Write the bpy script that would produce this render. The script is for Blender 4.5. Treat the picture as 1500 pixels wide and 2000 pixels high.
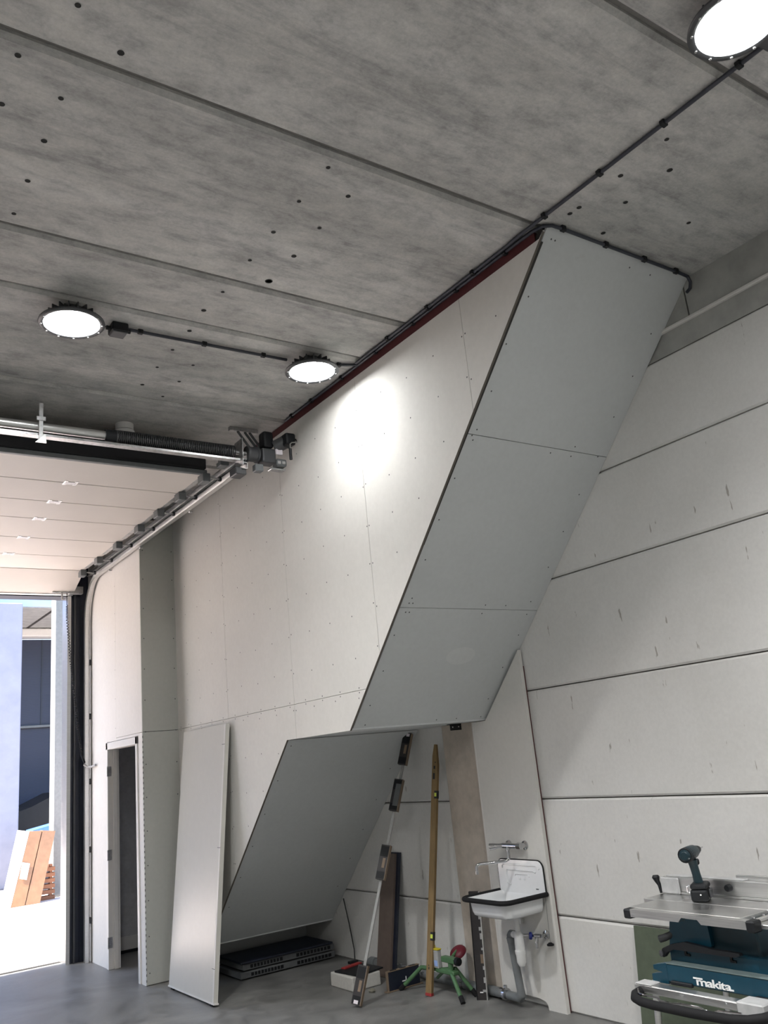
import bpy, bmesh, math, random
from mathutils import Vector, Matrix
random.seed(7)
for o in list(bpy.data.objects): bpy.data.objects.remove(o)
S = bpy.context.scene
COL = S.collection

# ------------------------------------------------------------ camera
H = 1.75; F = 1676.41
RIGHT = Vector((0.82303056, -0.56007901, -0.09451026))
DOWN = Vector((0.0794767, 0.27831195, -0.9571969))
FWD = Vector((0.56240923, 0.78029094, 0.27357247))
EYE = Vector((0, 0, H))
cd = bpy.data.cameras.new('camera'); cam = bpy.data.objects.new('camera', cd); COL.objects.link(cam)
cd.sensor_fit = 'VERTICAL'; cd.sensor_height = 36; cd.lens = F/2000*36; cd.clip_start = .05; cd.clip_end = 300
m = Matrix.Identity(4)
for i, v in enumerate((RIGHT, -DOWN, -FWD)):
    for j in range(3): m[j][i] = v[j]
m.translation = EYE
cam.matrix_world = m
S.camera = cam

# ------------------------------------------------------------ light and exposure
S.view_settings.view_transform = 'Standard'; S.view_settings.look = 'None'
S.view_settings.gamma = 1; S.view_settings.use_curve_mapping = False
S.view_settings.exposure = 1.5
LAMP_W = 155.0          # watts of each high bay light's beam
LAMP_EMIT = 25.0        # its diffuser
w = bpy.data.worlds.new('sky'); S.world = w; w.use_nodes = True
wn = w.node_tree; wn.nodes.clear()
sky = wn.nodes.new('ShaderNodeTexSky'); sky.sky_type = 'NISHITA'; sky.sun_disc = False
sky.sun_elevation = math.radians(52); sky.sun_rotation = math.radians(-95); sky.air_density = 1.0; sky.dust_density = 1.5
bg = wn.nodes.new('ShaderNodeBackground'); bg.inputs[1].default_value = 0.30
wo = wn.nodes.new('ShaderNodeOutputWorld')
wn.links.new(sky.outputs[0], bg.inputs[0]); wn.links.new(bg.outputs[0], wo.inputs[0])
sd = bpy.data.lights.new('sun', 'SUN'); sd.energy = 9.6; sd.angle = math.radians(.6); sd.color = (1, .93, .86)
sun = bpy.data.objects.new('sun', sd); COL.objects.link(sun)
sun.rotation_euler = Vector((0.62, -0.03, -0.78)).to_track_quat('-Z', 'Y').to_euler()
sun.location = (-8, 14, 14)

# ------------------------------------------------------------ pixel helpers (1500 x 2000 frame)
def ray(u, v): return RIGHT*((u-750)/F) + DOWN*((v-1000)/F) + FWD
def fz(u, v, z=0.0): r = ray(u, v); return EYE + r*((z-H)/r.z)
def fx(u, v, x): r = ray(u, v); return EYE + r*(x/r.x)
def fy(u, v, y): r = ray(u, v); return EYE + r*(y/r.y)
def proj(p):
    d = Vector(p)-EYE; z = d.dot(FWD); return 750+F*d.dot(RIGHT)/z, 1000+F*d.dot(DOWN)/z

# ------------------------------------------------------------ materials
MATS = {}
def nodes(name):
    m = bpy.data.materials.new(name); m.use_nodes = True
    nt = m.node_tree; b = nt.nodes['Principled BSDF']; return m, nt, b
def lk(nt, a, b): nt.links.new(a, b)
def coords(nt, scale=(1, 1, 1), kind='Object'):
    t = nt.nodes.new('ShaderNodeTexCoord'); mp = nt.nodes.new('ShaderNodeMapping')
    mp.inputs['Scale'].default_value = scale; lk(nt, t.outputs[kind], mp.inputs[0]); return mp.outputs[0]
def noise(nt, vec, scale, detail=6, rough=.6, dist=0.0):
    n = nt.nodes.new('ShaderNodeTexNoise'); n.inputs['Scale'].default_value = scale
    n.inputs['Detail'].default_value = detail; n.inputs['Roughness'].default_value = rough; n.inputs['Distortion'].default_value = dist
    lk(nt, vec, n.inputs['Vector']); return n.outputs['Fac']
def ramp(nt, fac, stops):
    r = nt.nodes.new('ShaderNodeValToRGB'); e = r.color_ramp.elements
    while len(e) < len(stops): e.new(.5)
    for k, (p, c) in enumerate(stops):
        e[k].position = p; e[k].color = (*c, 1) if len(c) == 3 else c
    lk(nt, fac, r.inputs[0]); return r.outputs[0]
def mix(nt, fac, a, b, mode='MIX'):
    n = nt.nodes.new('ShaderNodeMix'); n.data_type = 'RGBA'; n.blend_type = mode
    for sock, val in ((n.inputs[0], fac), (n.inputs[6], a), (n.inputs[7], b)):
        if hasattr(val, 'is_output'): lk(nt, val, sock)
        elif isinstance(val, (int, float)): sock.default_value = val
        else: sock.default_value = (*val, 1)
    return n.outputs[2]
def bump(nt, b, h, strength=.2, dist=.01):
    n = nt.nodes.new('ShaderNodeBump'); n.inputs['Strength'].default_value = strength; n.inputs['Distance'].default_value = dist
    lk(nt, h, n.inputs['Height']); lk(nt, n.outputs[0], b.inputs['Normal'])
def simple(name, col, rough=.5, metal=0.0, var=.12, scale=18.0, spec=None, bmp=0.0):
    """base colour with a little procedural wear"""
    m, nt, b = nodes(name)
    v = coords(nt); f = noise(nt, v, scale)
    lo = tuple(c*(1-var) for c in col); hi = tuple(min(1, c*(1+var)) for c in col)
    lk(nt, ramp(nt, f, [(.3, lo), (.7, hi)]), b.inputs['Base Color'])
    b.inputs['Roughness'].default_value = rough; b.inputs['Metallic'].default_value = metal
    if spec is not None: b.inputs['Specular IOR Level'].default_value = spec
    if bmp: bump(nt, b, f, bmp, .002)
    MATS[name] = m; return m

def mat_ceiling():
    m, nt, b = nodes('cast_concrete')
    v = coords(nt); vs = coords(nt, (.55, 2.2, 1))
    big = noise(nt, vs, 1.3, 5, .6, .4); mid = noise(nt, coords(nt, (.6, 1.1, 1)), 9, 9, .72, .15); fine = noise(nt, v, 70, 4, .65)
    c = ramp(nt, big, [(.3, (.38, .375, .36)), (.55, (.47, .465, .45)), (.75, (.54, .535, .525))])
    spots = ramp(nt, mid, [(.34, (.70, .70, .70)), (.5, (.97, .97, .97)), (.66, (1.13, 1.12, 1.10))])
    c = mix(nt, 1.0, c, spots, 'MULTIPLY')
    band = noise(nt, coords(nt, (.35, 2.4, 1)), 2.1, 10, .78, .2)
    c = mix(nt, 1.0, c, ramp(nt, band, [(.36, (.74, .74, .75)), (.48, (1, 1, 1)), (.7, (1.07, 1.07, 1.07))]), 'MULTIPLY')
    c = mix(nt, 1.0, c, ramp(nt, fine, [(.3, (.88, .88, .88)), (.7, (1.06, 1.06, 1.06))]), 'MULTIPLY')
    lk(nt, c, b.inputs['Base Color']); b.inputs['Roughness'].default_value = .85
    bump(nt, b, mid, .25, .004); MATS['cast_concrete'] = m
def mat_wallpanel():
    m, nt, b = nodes('painted_concrete')
    v = coords(nt); oi = nt.nodes.new('ShaderNodeObjectInfo')
    big = noise(nt, v, 1.1, 4, .5); fine = noise(nt, v, 45, 5, .6)
    c = ramp(nt, big, [(.3, (.62, .61, .585)), (.7, (.70, .69, .67))])
    c = mix(nt, .5, c, ramp(nt, fine, [(.35, (.92, .92, .92)), (.65, (1.03, 1.03, 1.03))]), 'MULTIPLY')
    drip = noise(nt, coords(nt, (1, 16, 3.5)), 1.6, 3, .55)
    c = mix(nt, ramp(nt, drip, [(.705, (0, 0, 0)), (.73, (1, 1, 1))]), c, (.34, .32, .29))
    rnd = ramp(nt, oi.outputs['Random'], [(0, (.94, .94, .94)), (1, (1.03, 1.03, 1.03))])
    c = mix(nt, 1.0, c, rnd, 'MULTIPLY')
    lk(nt, c, b.inputs['Base Color']); b.inputs['Roughness'].default_value = .75; bump(nt, b, fine, .08, .003)
    MATS['painted_concrete'] = m
def mat_floor():
    m, nt, b = nodes('power_floated_floor')
    v = coords(nt)
    a = noise(nt, v, .8, 6, .65, 1.0); f = noise(nt, v, 4.5, 8, .7, .8); g = noise(nt, v, 90, 3, .5)
    c = ramp(nt, a, [(.3, (.125, .124, .119)), (.5, (.175, .173, .167)), (.72, (.235, .232, .224))])
    c = mix(nt, 1.0, c, ramp(nt, f, [(.33, (.66, .66, .66)), (.5, (1, 1, 1)), (.72, (1.28, 1.28, 1.26))]), 'MULTIPLY')
    c = mix(nt, 1.0, c, ramp(nt, g, [(.3, (.93, .93, .93)), (.7, (1.05, 1.05, 1.05))]), 'MULTIPLY')
    lk(nt, c, b.inputs['Base Color'])
    lk(nt, ramp(nt, f, [(.3, (.32, .32, .32)), (.7, (.5, .5, .5))]), b.inputs['Roughness'])
    bump(nt, b, g, .04, .002); MATS['floor'] = m
def mat_board(name, col):
    m, nt, b = nodes(name)
    v = coords(nt); a = noise(nt, v, 1.7, 5, .6, .3); f = noise(nt, v, 30, 4, .6)
    lo = tuple(c*.95 for c in col)
    c = ramp(nt, a, [(.3, lo), (.7, col)])
    c = mix(nt, 1.0, c, ramp(nt, f, [(.3, (.97, .97, .97)), (.7, (1.02, 1.02, 1.02))]), 'MULTIPLY')
    sm = noise(nt, coords(nt, (1, 1, .4)), 9, 4, .6, .5)
    c = mix(nt, ramp(nt, sm, [(.74, (0, 0, 0)), (.84, (.3, .3, .3))]), c, (.40, .39, .37))
    lk(nt, c, b.inputs['Base Color']); b.inputs['Roughness'].default_value = .8; MATS[name] = m
def mat_brushed(name, col, rough, axis=(1, 1, 60), metal=1.0):
    m, nt, b = nodes(name)
    f = noise(nt, coords(nt, axis), 6, 4, .6)
    lk(nt, ramp(nt, f, [(.3, tuple(c*.82 for c in col)), (.7, col)]), b.inputs['Base Color'])
    lk(nt, ramp(nt, f, [(.3, (rough*.8,)*3), (.7, (rough*1.25,)*3)]), b.inputs['Roughness'])
    b.inputs['Metallic'].default_value = metal; MATS[name] = m
def mat_galv():
    m, nt, b = nodes('galvanised')
    vv = nt.nodes.new('ShaderNodeTexVoronoi'); vv.inputs['Scale'].default_value = 70; lk(nt, coords(nt), vv.inputs['Vector'])
    f = noise(nt, coords(nt), 9, 4, .6)
    c = mix(nt, .35, ramp(nt, f, [(.3, (.30, .31, .32)), (.7, (.52, .53, .53))]), vv.outputs['Color'], 'SOFT_LIGHT')
    hs = nt.nodes.new('ShaderNodeHueSaturation'); hs.inputs['Saturation'].default_value = .12; lk(nt, c, hs.inputs['Color'])
    lk(nt, hs.outputs[0], b.inputs['Base Color']); b.inputs['Metallic'].default_value = .85; b.inputs['Roughness'].default_value = .38
    MATS['galvanised'] = m
def mat_ribbed(name, col, axis, rough=.45, strength=.3, freq=60, metal=0.0):
    m, nt, b = nodes(name)
    wv = nt.nodes.new('ShaderNodeTexWave'); wv.bands_direction = axis; wv.inputs['Scale'].default_value = freq
    wv.inputs['Distortion'].default_value = .0; lk(nt, coords(nt), wv.inputs['Vector'])
    f = noise(nt, coords(nt), 3, 4, .5)
    lk(nt, ramp(nt, f, [(.3, tuple(c*.95 for c in col)), (.7, col)]), b.inputs['Base Color'])
    b.inputs['Roughness'].default_value = rough; b.inputs['Metallic'].default_value = metal
    bump(nt, b, wv.outputs['Fac'], strength, .003); MATS[name] = m
def mat_wood(name, col, axis=(14, 14, 1)):
    m, nt, b = nodes(name)
    f = noise(nt, coords(nt, axis), 4, 6, .65, .5)
    lk(nt, ramp(nt, f, [(.3, tuple(c*.72 for c in col)), (.6, col), (.8, tuple(min(1, c*1.15) for c in col))]), b.inputs['Base Color'])
    b.inputs['Roughness'].default_value = .6; MATS[name] = m
def mat_emit(name, col, s):
    m, nt, b = nodes(name)
    b.inputs['Base Color'].default_value = (.9, .9, .9, 1)
    b.inputs['Emission Color'].default_value = (*col, 1); b.inputs['Emission Strength'].default_value = s; MATS[name] = m
mat_ceiling(); mat_wallpanel(); mat_floor(); mat_galv()
mat_board('plasterboard', (.66, .645, .61)); mat_board('soffit_board', (.575, .595, .595)); mat_board('filler', (.615, .63, .625)); mat_board('green_grey_board', (.46, .465, .43))
mat_board('white_lacquer_wall', (.68, .655, .62))
mat_brushed('aluminium', (.72, .72, .71), .35, (1, 1, 40)); mat_brushed('chrome', (.6, .6, .61), .1, (4, 4, 4))
mat_ribbed('door_skin', (.62, .575, .53), 'Y', .5, .12, 16); mat_ribbed('spring_steel', (.09, .09, .095), 'X', .35, .9, 42, .8)
mat_ribbed('navy_cladding', (.018, .024, .05), 'Z', .45, .5, 10)
mat_wood('gold_wood', (.25, .165, .07)); mat_wood('pallet_wood', (.25, .10, .045), (2, 14, 14))
mat_emit('lamp_glow', (.985, 1, 1), LAMP_EMIT)
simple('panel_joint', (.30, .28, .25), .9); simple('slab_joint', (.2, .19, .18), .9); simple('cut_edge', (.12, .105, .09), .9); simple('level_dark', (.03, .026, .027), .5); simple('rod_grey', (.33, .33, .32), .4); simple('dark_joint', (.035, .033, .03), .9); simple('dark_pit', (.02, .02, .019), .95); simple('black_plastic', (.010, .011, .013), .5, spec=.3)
simple('black_rubber', (.011, .011, .012), .75, spec=.25); simple('dark_grey', (.05, .052, .056), .45); simple('conduit_grey', (.03, .033, .045), .5)
simple('mid_grey', (.13, .14, .145), .5); simple('light_grey', (.42, .42, .42), .5); simple('red_primer', (.085, .018, .02), .6)
simple('navy_paint', (.012, .016, .03), .4); simple('white_paint', (.66, .64, .61), .45, var=.03); simple('enamel', (.74, .75, .76), .12, var=.02)
simple('white_plastic', (.7, .7, .69), .35, var=.03); simple('pipe_grey', (.16, .17, .175), .45, var=.08); simple('leaf_lacquer', (.56, .545, .50), .3, var=.02)
simple('raw_concrete', (.47, .415, .355), .9, var=.12, scale=11, bmp=.3); simple('grey_concrete', (.36, .36, .34), .85, var=.15, scale=6)
simple('post_concrete_shaded', (.19, .195, .19), .85); simple('outside_concrete', (.25, .265, .33), .8, var=.08, scale=3); simple('pavement', (.62, .55, .51), .9, var=.1, scale=2)  # post concrete is darkened to stand in for the shade on it
simple('brown_laminate', (.125, .095, .08), .5); simple('tan_edge', (.22, .16, .11), .6); simple('vial', (.62, .72, .10), .3); simple('red_plastic', (.32, .03, .03), .5)
simple('maroon', (.13, .008, .02), .5); simple('yellow_plastic', (.6, .5, .02), .5); simple('tripod_green', (.075, .17, .075), .4); simple('teal', (.0022, .046, .078), .38, var=.15, scale=9)
simple('teal_shaded', (.002, .02, .03), .4); simple('drill_teal', (.004, .02, .028), .4); simple('sawdust_teal', (.12, .16, .16), .8); simple('blue_plastic', (.01, .02, .16), .35); simple('sky_blue', (.08, .2, .7), .4)
simple('sheet_green', (.085, .105, .07), .7); simple('cardboard', (.32, .185, .10), .8, var=.12, scale=7); simple('wrapped_card', (.26, .145, .08), .25, var=.15, scale=7)
simple('foil_white', (.5, .5, .5), .35, var=.06, scale=9); simple('paper', (.75, .7, .74), .7, var=.04); simple('polystyrene', (.5, .49, .46), .9, var=.06, scale=40)
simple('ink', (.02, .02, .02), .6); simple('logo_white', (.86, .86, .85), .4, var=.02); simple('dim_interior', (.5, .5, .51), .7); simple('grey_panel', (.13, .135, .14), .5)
simple('window_blue', (.35, .5, .85), .15, var=.1, scale=2); simple('stone', (.2, .19, .15), .9); simple('dead_leaf', (.09, .04, .03), .8)

# ------------------------------------------------------------ mesh builder
class MB:
    def __init__(s): s.v = []; s.f = []
    def add(s, vs, fs):
        n = len(s.v); s.v += [tuple(p) for p in vs]; s.f += [tuple(i+n for i in f) for f in fs]; return s
    def box(s, x0, x1, y0, y1, z0, z1):
        x0, x1 = sorted((x0, x1)); y0, y1 = sorted((y0, y1)); z0, z1 = sorted((z0, z1))
        v = [(x, y, z) for z in (z0, z1) for y in (y0, y1) for x in (x0, x1)]
        return s.add(v, [(0, 2, 3, 1), (4, 5, 7, 6), (0, 1, 5, 4), (2, 6, 7, 3), (0, 4, 6, 2), (1, 3, 7, 5)])
    def bbox(s, x0, x1, y0, y1, z0, z1, r=.004, seg=1):
        """box with bevelled edges"""
        bm = bmesh.new(); bmesh.ops.create_cube(bm, size=1)
        for p in bm.verts:
            p.co = Vector(((x0+x1)/2+p.co.x*abs(x1-x0), (y0+y1)/2+p.co.y*abs(y1-y0), (z0+z1)/2+p.co.z*abs(z1-z0)))
        bmesh.ops.bevel(bm, geom=bm.edges[:], offset=r, segments=seg, affect='EDGES', profile=.5)
        bm.verts.index_update()
        s.add([p.co[:] for p in bm.verts], [[q.index for q in f.verts] for f in bm.faces]); bm.free(); return s
    def obox(s, c, ax, ay, az, hx, hy, hz):
        """oriented box: centre, three axes, half sizes"""
        c = Vector(c); ax, ay, az = (Vector(a).normalized() for a in (ax, ay, az))
        v = [c+ax*(hx*i)+ay*(hy*j)+az*(hz*k) for k in (-1, 1) for j in (-1, 1) for i in (-1, 1)]
        return s.add(v, [(0, 2, 3, 1), (4, 5, 7, 6), (0, 1, 5, 4), (2, 6, 7, 3), (0, 4, 6, 2), (1, 3, 7, 5)])
    def prism(s, poly, a, b, axis):
        """2d polygon extruded from a to b along axis: x -> (y,z), y -> (x,z), z -> (x,y)"""
        def P(q, t): return {'x': (t, q[0], q[1]), 'y': (q[0], t, q[1]), 'z': (q[0], q[1], t)}[axis]
        n = len(poly)
        v = [P(q, a) for q in poly]+[P(q, b) for q in poly]
        return s.add(v, [tuple(range(n))[::-1], tuple(range(n, 2*n))]+[(i, (i+1) % n, n+(i+1) % n, n+i) for i in range(n)])
    def tube(s, pts, r, n=10, cap=True, up=None):
        pts = [Vector(p) for p in pts]; rs = r if isinstance(r, (list, tuple)) else [r]*len(pts)
        t0 = (pts[1]-pts[0]).normalized(); ref = Vector((0, 0, 1)) if abs(t0.z) < .9 else Vector((1, 0, 0))
        a = t0.cross(ref).normalized(); rings = []
        for i, p in enumerate(pts):
            if i == 0: t = t0
            elif i == len(pts)-1: t = (pts[i]-pts[i-1]).normalized()
            else: t = ((pts[i]-pts[i-1]).normalized()+(pts[i+1]-pts[i]).normalized()).normalized()
            a = (a-t*a.dot(t)).normalized(); b = t.cross(a)
            rings.append([p+a*(rs[i]*math.cos(2*math.pi*k/n))+b*(rs[i]*math.sin(2*math.pi*k/n)) for k in range(n)])
        v = [q for g in rings for q in g]; f = []
        for i in range(len(pts)-1):
            for k in range(n): f.append((i*n+k, i*n+(k+1) % n, (i+1)*n+(k+1) % n, (i+1)*n+k))
        if cap: f += [tuple(range(n))[::-1], tuple(range((len(pts)-1)*n, len(pts)*n))]
        return s.add(v, f)
    def lathe(s, prof, c, axis=(0, 0, 1), n=32, close=False):
        """profile of (radius, height) turned about an axis through c"""
        z = Vector(axis).normalized(); ref = Vector((1, 0, 0)) if abs(z.x) < .9 else Vector((0, 1, 0))
        a = z.cross(ref).normalized(); b = z.cross(a); c = Vector(c)
        v = [c+z*h+(a*math.cos(2*math.pi*k/n)+b*math.sin(2*math.pi*k/n))*r for r, h in prof for k in range(n)]
        f = [(i*n+k, i*n+(k+1) % n, (i+1)*n+(k+1) % n, (i+1)*n+k) for i in range(len(prof)-1) for k in range(n)]
        if prof[0][0] > 1e-6: f.append(tuple(range(n))[::-1])
        if prof[-1][0] > 1e-6: f.append(tuple(range((len(prof)-1)*n, len(prof)*n)))
        return s.add(v, f)
    def build(s, name, mat, parent=None, smooth=False, label=None, kind=None, off=None):
        me = bpy.data.meshes.new(name); me.from_pydata(s.v, [], s.f)
        bm = bmesh.new(); bm.from_mesh(me)
        bmesh.ops.remove_doubles(bm, verts=bm.verts, dist=1e-6); bmesh.ops.recalc_face_normals(bm, faces=bm.faces)
        bm.to_mesh(me); bm.free()
        if smooth:
            for p in me.polygons: p.use_smooth = True
            me.set_sharp_from_angle(angle=math.radians(40))
        me.materials.append(MATS[mat])
        o = bpy.data.objects.new(name, me); COL.objects.link(o)
        if parent is not None:
            o.parent = parent; o.matrix_parent_inverse = world(parent).inverted()
        if label: o['label'] = label
        if kind: o['kind'] = kind
        return o
def world(o):
    m = Matrix.Translation(o.location)
    return world(o.parent) @ o.matrix_parent_inverse @ m if o.parent else m
def tag(o, label, cat, group=None, kind=None):
    o['label'] = label; o['category'] = cat
    if group: o['group'] = group
    if kind: o['kind'] = kind
    return o
def thing(name, label, cat, loc=(0, 0, 0), group=None, kind=None):
    o = bpy.data.objects.new(name, None); COL.objects.link(o); o.location = loc; o.empty_display_size = .1
    return tag(o, label, cat, group, kind)
def copy_tree(o, delta, parent=None):
    c = o.copy(); COL.objects.link(c)
    if parent is None: c.location = Vector(o.location)+Vector(delta)
    else: c.parent = parent; c.matrix_parent_inverse = o.matrix_parent_inverse.copy()
    if o.data and o.type == 'LIGHT': c.data = o.data
    for ch in list(o.children): copy_tree(ch, delta, c)
    return c
def clip(poly, ax, val, keep_greater):
    out = []
    for i, p in enumerate(poly):
        q = poly[(i+1) % len(poly)]; ip = (p[ax] >= val) == keep_greater or abs(p[ax]-val) < 1e-9; iq = (q[ax] >= val) == keep_greater or abs(q[ax]-val) < 1e-9
        if ip: out.append(p)
        if ip != iq:
            t = (val-p[ax])/(q[ax]-p[ax]); out.append((p[0]+(q[0]-p[0])*t, p[1]+(q[1]-p[1])*t))
    return out
def cell(poly, y0, y1, z0, z1):
    for ax, v, g in ((0, y0, True), (0, y1, False), (1, z0, True), (1, z1, False)):
        poly = clip(poly, ax, v, g)
        if len(poly) < 3: return None
    return poly
def inside(poly, y, z):
    c = False
    for i, (y0, z0) in enumerate(poly):
        y1, z1 = poly[(i+1) % len(poly)]
        if (z0 > z) != (z1 > z) and y < (y1-y0)*(z-z0)/(z1-z0)+y0: c = not c
    return c

# ------------------------------------------------------------ the place: main dimensions (metres)
ZC = 4.48      # underside of ceiling slabs
XW = 4.52      # concrete wall on the right
XM = 3.25      # plasterboard face of the stair enclosure
XB = 2.89      # face of the boxed-in cupboard with the doorway
YB = 8.32      # end of that box towards the camera
YF = 10.10     # inner face of the facade
XL = -4.2; YK = -5.2

# floor
fl = MB().box(XL, XW+.2, YK, YF+.22, -.2, 0).build('floor', 'floor', kind='structure')
tag(fl, 'grey power floated concrete floor of the workshop', 'floor', kind='structure')

# ceiling slabs
ce = MB().box(XL, XW+.2, YK, YF+.3, ZC+.035, ZC+.25).build('ceiling', 'slab_joint', kind='structure')
tag(ce, 'grey precast concrete slab ceiling with narrow joints', 'ceiling', kind='structure')
joints = [YK, -4.58, -3.35, -2.12, -.89, .34, 1.566, 2.80, 4.02, 4.567, 5.775, 7.0, 8.22, 9.44, YF+.3]
for i in range(len(joints)-1):
    a, b = joints[i]+.014, joints[i+1]-.014; c = .02
    MB().prism([(a+c, ZC), (b-c, ZC), (b, ZC+c), (b, ZC+.06), (a, ZC+.06), (a, ZC+c)], XL, XW+.02, 'x').build('ceiling_slab', 'cast_concrete', ce)
hole_px = [(35,108),(152,10),(236,103),(119,192),(86,275),(54,353),(27,417),(3,203),(641,327),(680,383),(584,393),(624,445),(534,453),(574,500),(488,508),(1302,272),(1212,343),(1308,332),(1131,405),(1222,395),(398,606),(435,570),(370,646),(337,683),(377,713),(307,717),(350,745),(278,751),(318,774),(1113,417),(1178,455),(1345,435)]
for u, v in hole_px:
    p = fz(u, v, ZC); r = .009+.004*random.random()
    MB().lathe([(r*1.25, -.0015), (r, -.0022), (r*.55, -.0012), (.0001, -.0008)], p, n=9).build('anchor_hole', 'dark_pit', ce)
MB().lathe([(.022, 0), (.022, -.002), (.017, -.002), (.017, 0)], fz(525, 549, ZC), n=14).build('core_ring', 'dark_pit', ce)

# concrete wall on the right
wr = MB().box(XW+.05, XW+.2, YK, YF+.2, 0, ZC+.06).build('wall_right', 'panel_joint', kind='structure')
tag(wr, 'off white painted concrete panel wall on the right', 'wall', kind='structure')
zs = [0, .596, 1.359, 2.117, 2.872, 3.49, 4.054]
for a, b in zip(zs, zs[1:]):
    g = .004 if a > 0 else 0; c = .012
    MB().prism([(XW+.06, a+g), (XW+c, a+g), (XW, a+g+c), (XW, b-.004-c), (XW+c, b-.004), (XW+.06, b-.004)], YK, YF+.1, 'y').build('wall_panel', 'painted_concrete', wr)
MB().box(XW+.012, XW+.07, YK, YF+.1, 4.056, 4.205).build('recessed_band', 'grey_concrete', wr)
MB().bbox(XW-.014, XW+.05, YK, YF+.1, 4.205, 4.226, .004).build('edge_strip', 'white_paint', wr)
for a, b in ((YK, 2.79), (2.80, YF+.1)):
    MB().box(XW, XW+.06, a, b, 4.228, ZC+.04).build('top_panel', 'grey_concrete', wr)
# unpainted column strip beside the washbasin
MB().bbox(XW-.025, XW+.03, 5.30, 5.735, 0, 1.955, .008, 2).build('bare_column', 'raw_concrete', wr)

# far walls of the room (behind and left of the camera)
t = tag(MB().box(XL-.2, XL, YK, YF+.3, 0, ZC+.06).build('wall_left', 'painted_concrete'), 'plain painted concrete wall across the workshop, outside the photo', 'wall', kind='structure')
t = tag(MB().box(XL-.2, XW+.2, YK-.2, YK, 0, ZC+.06).build('wall_back', 'painted_concrete'), 'plain painted concrete wall behind the camera, outside the photo', 'wall', kind='structure')

# facade with the garage opening
OX0, OX1, OZ = -1.75, 2.66, 3.86
wf = thing('wall_front', 'dark facade wall around the open garage doorway', 'wall', (0, YF, 0), kind='structure')
MB().box(XL-.2, OX0, YF, YF+.22, 0, ZC+.25).build('facade_panel', 'painted_concrete', wf)
MB().box(OX0, OX1, YF, YF+.22, OZ+.02, ZC+.25).build('lintel', 'navy_paint', wf)
MB().box(2.80, XW+.2, YF, YF+.22, 0, ZC+.25).build('facade_panel', 'navy_paint', wf)
MB().box(OX1+.035, 2.80, YF+.01, YF+.22, 0, ZC+.05).build('jamb', 'navy_paint', wf)
MB().prism([(OX1, YF+.22), (OX1, YF+.0), (OX1+.036, YF-.012), (OX1+.036, YF+.22)], 0, OZ+.04, 'z').build('jamb_trim', 'aluminium', wf)
MB().bbox(2.73, 2.75, YF-.02, YF+.02, 0, 3.95, .004).build('side_seal', 'dark_grey', wf)
MB().box(OX0, OX1, YF+.20, YF+.26, -.03, .006).build('threshold', 'dark_joint', wf)

# ------------------------------------------------------------ stair enclosure
SL0, SL1 = (5.161, 1.948), (2.761, 4.442)        # upper flight underside on the face (y, z)
FL0 = (6.08, 1.948)                               # flat part
low = lambda y: 1.948-(y-6.08)*.975               # lower flight underside
yl = 6.08+1.948/.975
WP = [(2.761, 4.442), (2.80, 4.41), (YB, 4.41), (YB, 0), (yl, 0), FL0, SL0]
ws = thing('wall_stair', 'white plasterboard stair enclosure cut to the slope of the stairs', 'wall', (XM, 5.5, 0), kind='structure')
core = [(2.80, 4.40), (2.85, 4.41), (YB, 4.41), (YB, 0), (yl+.02, 0), (6.09, 1.968), (5.172, 1.968)]
MB().prism(core, XM+.0135, XM+.032, 'x').build('backing', 'dark_joint', ws)
vs = [2.30, 3.506, 4.715, 5.925, 7.13, YB]; hs = [0, 2.203, 4.45]; g = .0016
for a, b in zip(vs, vs[1:]):
    for c, d in zip(hs, hs[1:]):
        p = cell(WP, a+g, b-g, c+g, d-g)
        if p: MB().prism(p, XM, XM+.0125, 'x').build('plasterboard', 'plasterboard', ws)
def screw_disc(mb, c, nrm, r=.0058):
    nrm = Vector(nrm); ref = Vector((0, 0, 1)) if abs(nrm.z) < .9 else Vector((1, 0, 0)); a = nrm.cross(ref).normalized(); b = nrm.cross(a)
    c = Vector(c)+nrm*.0006
    mb.add([c+(a*math.cos(k*math.pi/3)+b*math.sin(k*math.pi/3))*r for k in range(6)], [(0, 1, 2, 3, 4, 5)])
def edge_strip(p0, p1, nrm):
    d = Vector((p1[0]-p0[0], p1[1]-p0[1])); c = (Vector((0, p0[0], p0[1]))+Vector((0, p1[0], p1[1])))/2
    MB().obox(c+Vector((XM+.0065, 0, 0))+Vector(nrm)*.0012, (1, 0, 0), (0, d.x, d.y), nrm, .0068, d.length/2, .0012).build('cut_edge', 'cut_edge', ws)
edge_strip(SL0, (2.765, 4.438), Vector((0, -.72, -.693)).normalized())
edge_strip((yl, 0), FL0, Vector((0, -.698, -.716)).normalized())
sc = MB()
for yv in vs[:-1]:
    for k in range(4):
        yy = yv+k*.302
        for zz in [x*.285+.16 for x in range(16)]:
            for dy in ((-.016, .016) if k == 0 else (0,)):
                y, z = yy+dy+random.uniform(-.006, .006), zz+random.uniform(-.02, .02)+(.01 if dy > 0 else 0)
                if abs(z-2.203) < .03: z = 2.23
                if inside(WP, y, z) and inside(WP, y-.02, z-.02) and y < YB-.02 and z < 4.38: screw_disc(sc, (XM, y, z), (-1, 0, 0))
for k in range(40):
    y = 5.0+k*.083
    for z in (2.188, 2.219):
        if inside(WP, y, z) and k % 3 == 0: screw_disc(sc, (XM, y, z), (-1, 0, 0))
sc.build('screw', 'dark_grey', ws, kind='stuff')

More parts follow.
